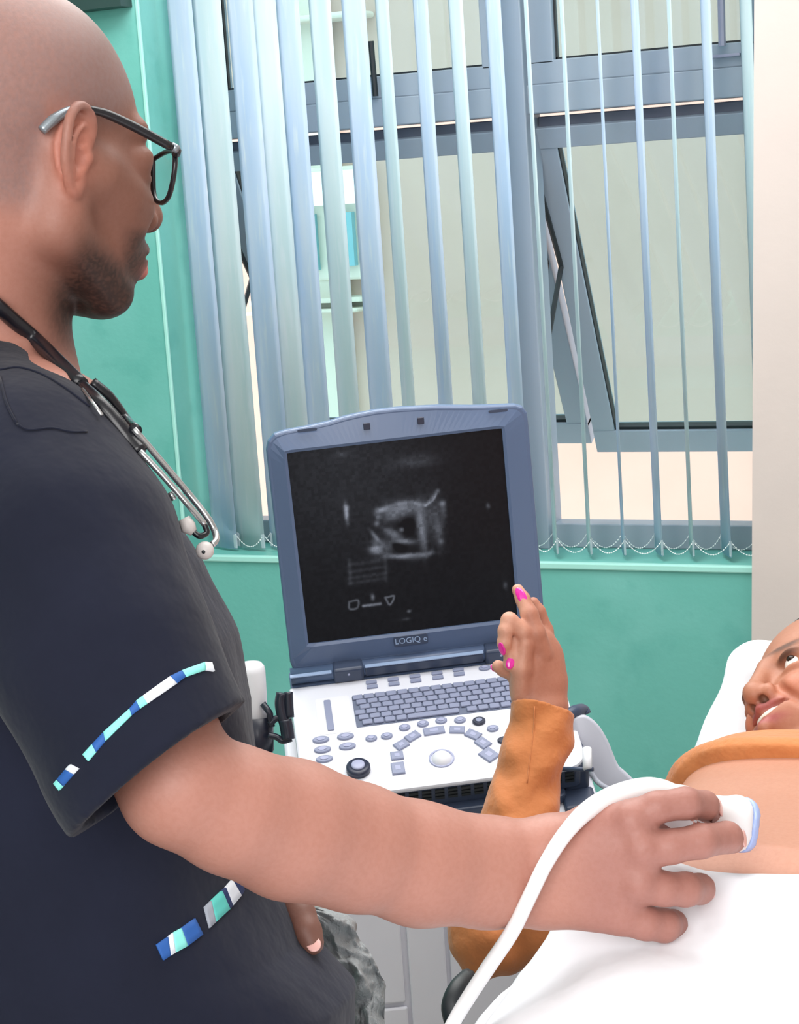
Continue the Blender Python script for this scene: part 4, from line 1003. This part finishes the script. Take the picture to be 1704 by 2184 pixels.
head(PF, PHD, male=False, smile=True)
BYs = [.95, 1.2, 1.28, 1.34, 1.40, 1.50, 1.62, 1.72, 1.78, 1.85, 1.92, 2.0]
BTP = np.array([.86, .893, .910, .942, .966, .957, .943, .945, .938, .912, .888, .85])
BXC = [-.345] * 8 + [-.35, -.355, -.36, -.37]
BHW = [.165, .172, .168, .158, .152, .148, .152, .160, .164, .160, .14, .08]
BZC = (BTP + .775) / 2; BHH = (BTP - .775) / 2
def ptorso(p, pad=0, g=0):
    y = p[:, 1]; c = np.interp(y, BYs, BXC); w = np.interp(y, BYs, BHW) + g; z0 = np.interp(y, BYs, BZC); h = np.interp(y, BYs, BHH) + g
    k = (np.abs((p[:, 0] - c) / w) ** 2.7 + np.abs((p[:, 2] - z0) / h) ** 2.7) ** (1 / 2.7)
    d = (k - 1) * h * .9
    rib = -.004 * np.exp(-((y - 1.62) / .035) ** 2) * 1.0
    return np.maximum(d + rib, np.abs(y - 1.475) - .545)
PF.cone(PHD(-.03, 0, -.03), (-.37, 1.93, .835), .052, .052, .02)
PF.chain([((-.45, 1.90, .825), .050), ((-.545, 1.84, .80), .045), ((-.66, 1.72, .74), .032), (P(1040, 2000, 1.93), .028), (P(1075, 1860, 1.975), .028), (P(1110, 1720, 2.02), .026), (P(1150, 1530, 2.06), .0222)], .02)
PF.chain([((-.28, 1.88, .82), .050), ((-.18, 1.84, .80), .045), ((-.10, 1.62, .79), .035), ((-.085, 1.46, .803), .026), ((-.09, 1.38, .800), .024), ((-.095, 1.33, .798), .024)], .02)
for x_, y_, l_ in ((-.122, 1.29, .060), (-.103, 1.285, .070), (-.084, 1.287, .065), (-.067, 1.295, .050)): PF.chain([((-.095 + (x_ + .095) * .5, 1.33, .797), .013), ((x_, y_, .795), .0095), ((x_, y_ - l_ * .5, .791), .0085), ((x_, y_ - l_, .786), .0070)], .004)
PF.chain([((-.110, 1.35, .797), .013), ((-.137, 1.32, .790), .010), ((-.150, 1.295, .787), .008)], .004)
z_ = 2.07
w0 = P(1150, 1530, z_); W2 = (P(1132, 1505, z_), .0210), (P(1178, 1505, z_), .0180)
PF.chain([W2[0], (P(1130, 1460, z_), .0195), (P(1138, 1410, z_), .0190), (P(1145, 1372, z_), .0150)], .014)
PF.chain([W2[1], (P(1171, 1450, z_ + .008), .0165), (P(1164, 1405, z_ + .010), .0148), (P(1154, 1365, z_ + .006), .0120)], .014)
PF.chain([(P(1156, 1450, z_ + .01), .021), (P(1158, 1395, z_ + .012), .017)], .014)
PH_ = [[(1156, 1392, z_ - .010, .0118), (1143, 1350, z_ - .018, .0104), (1129, 1310, z_ - .016, .0096), (1115, 1278, z_ - .008, .0080), (1104, 1258, z_ - .004, .0066)],
       [(1166, 1385, z_ + .016, .0110), (1162, 1345, z_ + .016, .0092), (1148, 1305, z_ + .014, .0080), (1137, 1286, z_ + .014, .0068)],
       [(1146, 1378, z_ - .012, .0108), (1118, 1350, z_ - .022, .0094), (1086, 1323, z_ - .026, .0088), (1078, 1345, z_ - .030, .0080), (1075, 1372, z_ - .030, .0074), (1078, 1384, z_ - .027, .0066)],
       [(1140, 1400, z_ - .008, .0105), (1110, 1378, z_ - .014, .0085), (1094, 1372, z_ - .018, .0078), (1090, 1398, z_ - .022, .0076), (1086, 1418, z_ - .024, .0070)],
       [(1128, 1440, z_ + .000, .0125), (1098, 1438, z_ + .006, .0090), (1074, 1428, z_ + .002, .0078), (1062, 1421, z_ - .002, .0070)]]
for i, f in enumerate(PH_): PF.chain([(P(*q[:3]), q[3]) for q in f], .0035)
PF.chain([(P(1113, 1480, z_ - .010), .0125), (P(1112, 1425, z_ - .020), .0120), (P(1122, 1375, z_ - .024), .0085)], .004)      # ball of the thumb
PF.chain([(P(1126, 1485, z_ - .026), .0022), (P(1131, 1420, z_ - .034), .0026), (P(1128, 1372, z_ - .036), .0022)], .004, True)
def pbody(p, pad=.012):
    a = PF(p, pad); b = ptorso(p); return smin(a, b, .012)
def pat_color(V):
    c = np.tile(np.array(lin((182, 129, 106))), (len(V), 1)); q = PHD.inv(V); x, y, z = q.T
    inh = (np.abs(x) < .2) & (np.abs(y) < .12) & (z > -.14) & (z < .2); inh = inh.astype(float)
    c = mixc(c, (166, 112, 88), inh * .9)
    g = lambda cx, cy, cz, sx, sy, sz: np.exp(-((x - cx) / sx) ** 2 - ((np.abs(y) - cy) / sy) ** 2 - ((z - cz) / sz) ** 2) * inh
    c = mixc(c, (198, 118, 92), np.clip(g(.085, .036, -.028, .03, .02, .02), 0, 1) * .5)
    for cz in (-.0415, -.0610): c = mixc(c, (160, 88, 84), np.clip(1.5 * g(.104, 0, cz, .018, .025, .0050), 0, 1))
    c = mixc(c, (52, 30, 24), np.clip(1.3 * g(.090, .034, .016, .02, .016, .0045), 0, 1) * .8)
    c = mixc(c, (46, 28, 22), np.clip(1.3 * g(.090, .030, .034, .03, .02, .005), 0, 1) * .75)
    c = mixc(c, (25, 12, 10), np.clip(1.4 * g(.107, .0075, -.034, .006, .004, .005), 0, 1) * .9)  # nostril shade painted into the colour
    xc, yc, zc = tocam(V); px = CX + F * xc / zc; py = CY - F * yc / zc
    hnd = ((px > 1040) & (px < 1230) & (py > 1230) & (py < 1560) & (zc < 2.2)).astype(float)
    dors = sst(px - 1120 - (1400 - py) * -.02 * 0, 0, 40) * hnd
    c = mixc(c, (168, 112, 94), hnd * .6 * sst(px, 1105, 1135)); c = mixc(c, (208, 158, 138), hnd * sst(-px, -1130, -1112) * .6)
    return c
lo2 = np.array([-.58, 1.15, .70]); hi2 = np.array([.02, 1.9, 1.06])
Va, Qa = surface(pbody, lo2, hi2, .0040, clip=lambda p: ((p[:, 1] > 1.22) | (p[:, 0] > -.16)) & (p[:, 1] < 1.86) & (tocam(p)[2] < 2.5) & (p[:, 0] > -.54))
pts_ = np.array([P(1030, 1230, 2.0), P(1240, 1230, 2.15), P(1230, 2090, 1.85), P(940, 2090, 2.1)])
Vb, Qb = surface(lambda p, pad=.01: PF(p, pad), [-.86, 1.64, .66], [-.50, 2.16, 1.06], .0021, clip=lambda p: (p[:, 0] <= -.52))
hc = PHD(0, 0, 0)
Vc, Qc = surface(lambda p, pad=.01: PF(p, pad), hc - .19, hc + .19, .0021, clip=lambda p: p[:, 0] > -.60)
pat = thing('person', 'smiling patient in a rust orange top lying on the bed and pointing at the screen', 'person', (-.34, 1.5, .78))
Vp, Qp = merge([(Va, Qa), (Vb, Qb), (Vc, Qc)])
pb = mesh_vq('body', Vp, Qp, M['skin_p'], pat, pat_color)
eyes(PHD, pat, (.003, .0035))
bm = BM(); q = catmull([PHD(.090, -.022, -.0440), PHD(.1000, -.011, -.0485), PHD(.1025, 0, -.0500), PHD(.1000, .011, -.0485), PHD(.090, .022, -.0440)], 5)
tube(bm, q, [.0015, .0034, .0038, .0034, .0015], 10); obj('teeth', bm, M['teeth'], pat, True)
bm = BM(); ball(bm, PHD(-.040, 0, .066), (.100, .090, .090), 24, PHD.A); obj('hair', bm, M['hair'], pat, True)
def pnail(i, j, t, off, l, w, nd=None):
    a, b = PH_[i][j], PH_[i][j + 1]; A_, B_ = P(*a[:3]), P(*b[:3]); r = a[3] * (1 - t) + b[3] * t
    nd = -CF if nd is None else nd
    n = nd - (B_ - A_) * nd.dot(B_ - A_) / (B_ - A_).dot(B_ - A_); n /= np.linalg.norm(n)
    nail(pat, A_ * (1 - t) + B_ * t + n * (r + off), B_ - A_, n, l, w, M['pink'], .0016)
pnail(0, 3, .15, -.0004, .0112, .0052); pnail(2, 4, .4, -.0002, .0085, .0042, -CF - .6 * CR); pnail(3, 3, .9, -.0003, .0068, .0048); pnail(4, 2, .95, -.0006, .006, .0045, -CR + CU * .2)
# ---- rust top
def shirt(p, pad=.012):
    t = ptorso(p, 0, .008) + folds(p, .0015)
    y = p[:, 1]; line = 1.700 + .03 * np.exp(-((p[:, 0] + .53) / .08) ** 2) + .012 * np.sin((p[:, 0] + .3) * 14)
    roll = smin(t, t, .0)
    r = np.exp(-((y - line - .012) / .012) ** 2) * .006
    t = np.maximum(t - r, line - y); return np.maximum(t, y - 1.99)
SL2 = Field(); SL2.chain([((-.45, 1.90, .825), .060), ((-.55, 1.84, .80), .055), ((-.66, 1.72, .745), .048), (P(1042, 2000, 1.93), .0395), (P(1075, 1850, 1.975), .0420), (P(1108, 1740, 2.01), .0380), (P(1130, 1640, 2.035), .0345), (P(1152, 1560, 2.05), .0335), (P(1162, 1490, 2.06), .0380)], .012)
SL3 = Field(); SL3.chain([((-.27, 1.89, .82), .060), ((-.17, 1.84, .80), .055), ((-.09, 1.62, .79), .045), ((-.085, 1.48, .803), .036), ((-.088, 1.42, .802), .034)], .015)
cA, cB = P(1094, 1496, 2.05), P(1229, 1527, 2.05); cd_ = cB - cA; cn = P(1160, 1500, 2.06) - P(1130, 1640, 2.035); cn -= cd_ * cn.dot(cd_) / cd_.dot(cd_); cn /= np.linalg.norm(cn); cO = (cA + cB) / 2
IN2 = Field(); IN2.chain([(P(1130, 1640, 2.035), .0240), (P(1152, 1560, 2.05), .0260), (P(1163, 1470, 2.06), .0300)], .01)
def sleeve2(p, pad=.012):
    xc, yc, zc = tocam(p)
    w = .0022 * np.sin(yc * 85 + xc * 50 + 2 * np.sin(xc * 60)) + .0012 * np.sin(yc * 160 - xc * 90)
    d = SL2(p, pad) + w; d = np.maximum(d, (p - cO) @ cn); return np.maximum(d, -np.maximum(IN2(p, pad), -((p - cO) @ cn) - .03))
def ptop(p, pad=.012): return smin(smin(shirt(p, pad), SL3(p, pad), .02), sleeve2(p, pad), .008)
Vs, Qs = surface(lambda p, pad=.012: ptop(p, pad), (-.56, 1.36, .64), (.04, 2.16, 1.06), .0040, proj=1)
Vs2, Qs2 = surface(lambda p, pad=.012: ptop(p, pad), (-.86, 1.56, .64), (-.56, 2.16, 1.06), .0025, proj=2)
top_ = mesh_vq('rust_top', *merge([(Vs, Qs), (Vs2, Qs2)]), M['rust'], pat)
bm = BM(); q = [hit(x, y, sleeve2, 1.85, 2.2) for x, y in ((1140, 1506), (1138, 1560), (1130, 1620), (1124, 1670))]; tube(bm, catmull([p + n * .0004 for p, n in q], 5), .0008, 6); obj('sleeve_seam', bm, M['rust'], top_, True)
# ---- bed, pillow, sheet
bed = thing('examination_bed', 'padded examination bed under a white sheet at the lower right', 'bed', (-.25, 1.4, 0))
M['pad'] = mat('bed_vinyl', (60, 64, 74), .4)
bm = BM(); box(bm, (-.585, .55, .66), (.12, 2.28, .765), .02, 3); obj('mattress', bm, M['linen'], bed, False)
bm = BM(); box(bm, (-.60, .54, .60), (.13, 2.3, .658), .01); obj('bed_frame', bm, M['pad'], bed)
for x in (-.56, .09):
    for y in (.62, 2.2): bm = BM(); box(bm, (x - .02, y - .02, 0), (x + .02, y + .02, .60), .004); obj('leg', bm, M['pad'], bed)
bm = BM(); tube(bm, catmull([P(1000, 2085, 1.72), P(975, 2110, 1.70), P(962, 2145, 1.69), P(968, 2180, 1.68)], 5), .009, 10); obj('rail_end', bm, M['gasket'], bed, True)
PLF = Field()
pz = 2.26
for a, b, r in (((1612, 1420), (1800, 1415), .030), ((1600, 1470), (1800, 1480), .034), ((1590, 1520), (1800, 1540), .038), ((1570, 1590), (1800, 1600), .040), ((1540, 1625), (1760, 1660), .040)):
    PLF.cone(P(*a, pz), P(*b, pz), r, r, .02)
Vq, Qq = surface(lambda p, pad=.012: PLF(p, pad) + .0025 * np.sin(p[:, 2] * 70 + p[:, 0] * 40) + .0015 * np.sin(p[:, 0] * 110 + p[:, 2] * 60), P(1480, 1700, 2.26) - .15, P(1850, 1330, 2.3) + .15, .005)
pil = thing('pillow', 'crumpled white pillow propped under the patient head', 'pillow', (-.4, 2.25, .8)); mesh_vq('pillow_case', Vq, Qq, M['linen'], pil)
# sheet: draped height field over hips, legs and bed edge
def sheet_mesh():
    nx, ny = 150, 150; V = []
    Y0 = np.linspace(.55, 1.0, ny)
    xs = np.concatenate([np.linspace(-.60, .14, nx)])
    for j in range(ny):
        t = j / (ny - 1)
        for i, x in enumerate(xs):
            hem = float(np.interp(x, [-.62, -.50, -.42, -.38, -.335, -.25, 0, .15], [1.58, 1.42, 1.365, 1.358, 1.360, 1.357, 1.35, 1.34]))
            y = .56 + (hem - .56) * t
            w = np.interp(y, BYs, BHW) + .04; h = np.interp(y, BYs, BHH); zc = np.interp(y, BYs, BZC)
            u = min(1, abs((x + .345) / w))
            z = .772 + (zc + h + .009 - .772) * (1 - u ** 3) ** (1 / 2.0) if u < 1 else .772
            z += .0035 * math.sin(x * 38 + y * 22 + 2 * math.sin(y * 11)) + .0025 * math.sin(y * 60 - x * 35)
            if x < -.585: z -= .0
            V.append((x, y, z))
    V = np.array(V).reshape(ny, nx, 3)
    # hanging side at the near left edge
    side = []
    for k in range(1, 16):
        r = V[:, 0].copy(); r[:, 2] -= k * .014; r[:, 0] -= .012 + .006 * np.sin(r[:, 1] * 40 + 1) * k / 15; side.append(r)
    V = np.concatenate([np.stack(side[::-1], 1), V], 1)
    h_, w_ = V.shape[:2]; idx = np.arange(h_ * w_).reshape(h_, w_)
    Q = np.stack([idx[:-1, :-1], idx[:-1, 1:], idx[1:, 1:], idx[1:, :-1]], -1).reshape(-1, 4)
    return V.reshape(-1, 3), Q
Vh, Qh = sheet_mesh(); sh = mesh_vq('white_sheet', Vh, Qh, M['linen']); tag(sh, 'white sheet drawn up over the patient hips at the lower right', 'sheet')
sm = sh.modifiers.new('thickness', 'SOLIDIFY'); sm.thickness = .0025; sm.offset = 1
# ---- ultrasound probe with its cable
M['probe'] = mat('probe_white', (238, 238, 240), .3); M['lensblue'] = mat('probe_face_blue', (168, 188, 236), .25)
pr = thing('ultrasound_probe', 'white curved ultrasound probe with pale blue face and white cable, held on the belly', 'probe', tuple(P(1560, 1755, 1.47)))
PR = Field(); PR.chain([(P(1400, 1700, 1.4438), .012), (P(1450, 1722, 1.4469), .0150), (P(1500, 1735, 1.4490), .0150)], .01)
pe = lambda px, py, z, r, sub=False: PR.cone(P(px, py - 22, z), P(px + 2, py + 22, z + .004), r, r, .006)
pe(1535, 1752, 1.451, .0120); pe(1570, 1756, 1.457, .0142)
pn = P(1600, 1764, 1.4647) - P(1540, 1750, 1.4490); pn -= CU * pn.dot(CU) * .6; pn /= np.linalg.norm(pn); pO = P(1586, 1758, 1.4595)
V4, Q4 = surface(lambda p, pad=.01: np.maximum(PR(p, pad), (p - pO) @ pn), P(1380, 1850, 1.4070) - .09, P(1640, 1650, 1.4910) + .09, .0017)
mesh_vq('probe_body', V4, Q4, M['probe'], pr)
PR.cone(P(1590, 1738, 1.4616), P(1592, 1782, 1.4658), .0125, .0125, .006)
V5, Q5 = surface(lambda p, pad=.01: np.maximum(np.maximum(PR(p, pad), -((p - pO) @ pn)), (p - pO) @ pn - .0075), P(1380, 1850, 1.4070) - .09, P(1640, 1650, 1.4910) + .09, .0017)
mesh_vq('probe_face', V5, Q5, M['lensblue'], pr)
cab = catmull([P(940, 2230, 1.4280), P(985, 2150, 1.4280), P(1040, 2065, 1.4123), P(1090, 1990, 1.3913), P(1128, 1915, 1.3776), P(1165, 1840, 1.3734), P(1210, 1772, 1.3776), P(1262, 1722, 1.3913), P(1325, 1697, 1.4123), P(1390, 1692, 1.4333), P(1440, 1712, 1.4448)], 8)
bm = BM(); tube(bm, cab, [.0052, .0056, .0058, .0058, .0056, .0056, .0060, .0072, .0098, .0125, .0135], 14); obj('cable', bm, M['probe'], pr, True)
# ---- crumpled plastic bag
from mathutils import noise
mb = bpy.data.materials.new('clear_plastic'); mb.use_nodes = True; nt = mb.node_tree; b = nt.nodes['Principled BSDF']; b.inputs['Base Color'].default_value = (*lin((150, 155, 158)), 1); b.inputs['Roughness'].default_value = .55; b.inputs['Alpha'].default_value = .93
no = nt.nodes.new('ShaderNodeTexNoise'); no.inputs['Scale'].default_value = 40; bp_ = nt.nodes.new('ShaderNodeBump'); bp_.inputs['Strength'].default_value = .35; bp_.inputs['Distance'].default_value = .01; nt.links.new(no.outputs[0], bp_.inputs['Height']); nt.links.new(bp_.outputs[0], b.inputs['Normal'])
Lc = catmull([(612, 1925, 0), (640, 1990, 0), (690, 2060, 0), (720, 2120, 0), (725, 2220, 0), (720, 2330, 0)], 12); Rc = catmull([(650, 1930, 0), (740, 1945, 0), (772, 1995, 0), (800, 2050, 0), (822, 2110, 0), (835, 2330, 0)], 12)
V = []; nn_ = len(Lc); nw_ = 26
rg = np.random.default_rng(9); ph = rg.random(8) * 6
for a, c in zip(Lc, Rc):
    for k in range(nw_ * 2):
        t = (k / nw_) if k < nw_ else 2 - (k + 1) / nw_; s_ = 1 if k < nw_ else -1
        q = a * (1 - t) + c * t; t2 = math.sin(math.pi * max(0, min(1, t)))
        nv = Vector((t * 3.2, q[1] * .018, s_ * 2.0)); nz_ = noise.noise(nv) + .5 * noise.noise(nv * 2.3) + .25 * noise.noise(nv * 5.1)
        z = 1.74 - s_ * .028 * t2 + .022 * nz_
        V.append(P(q[0] + 14 * noise.noise(nv * 1.7), q[1], z))
idx = np.arange(nn_ * nw_ * 2).reshape(nn_, nw_ * 2); nx_ = np.roll(idx, -1, 1)
Q = np.stack([idx[:-1], nx_[:-1], nx_[1:], idx[1:]], -1).reshape(-1, 4)
bag = mesh_vq('plastic_bag', np.array(V), Q, mb); tag(bag, 'crumpled clear grey plastic bag hanging from the doctor far hand', 'bag')
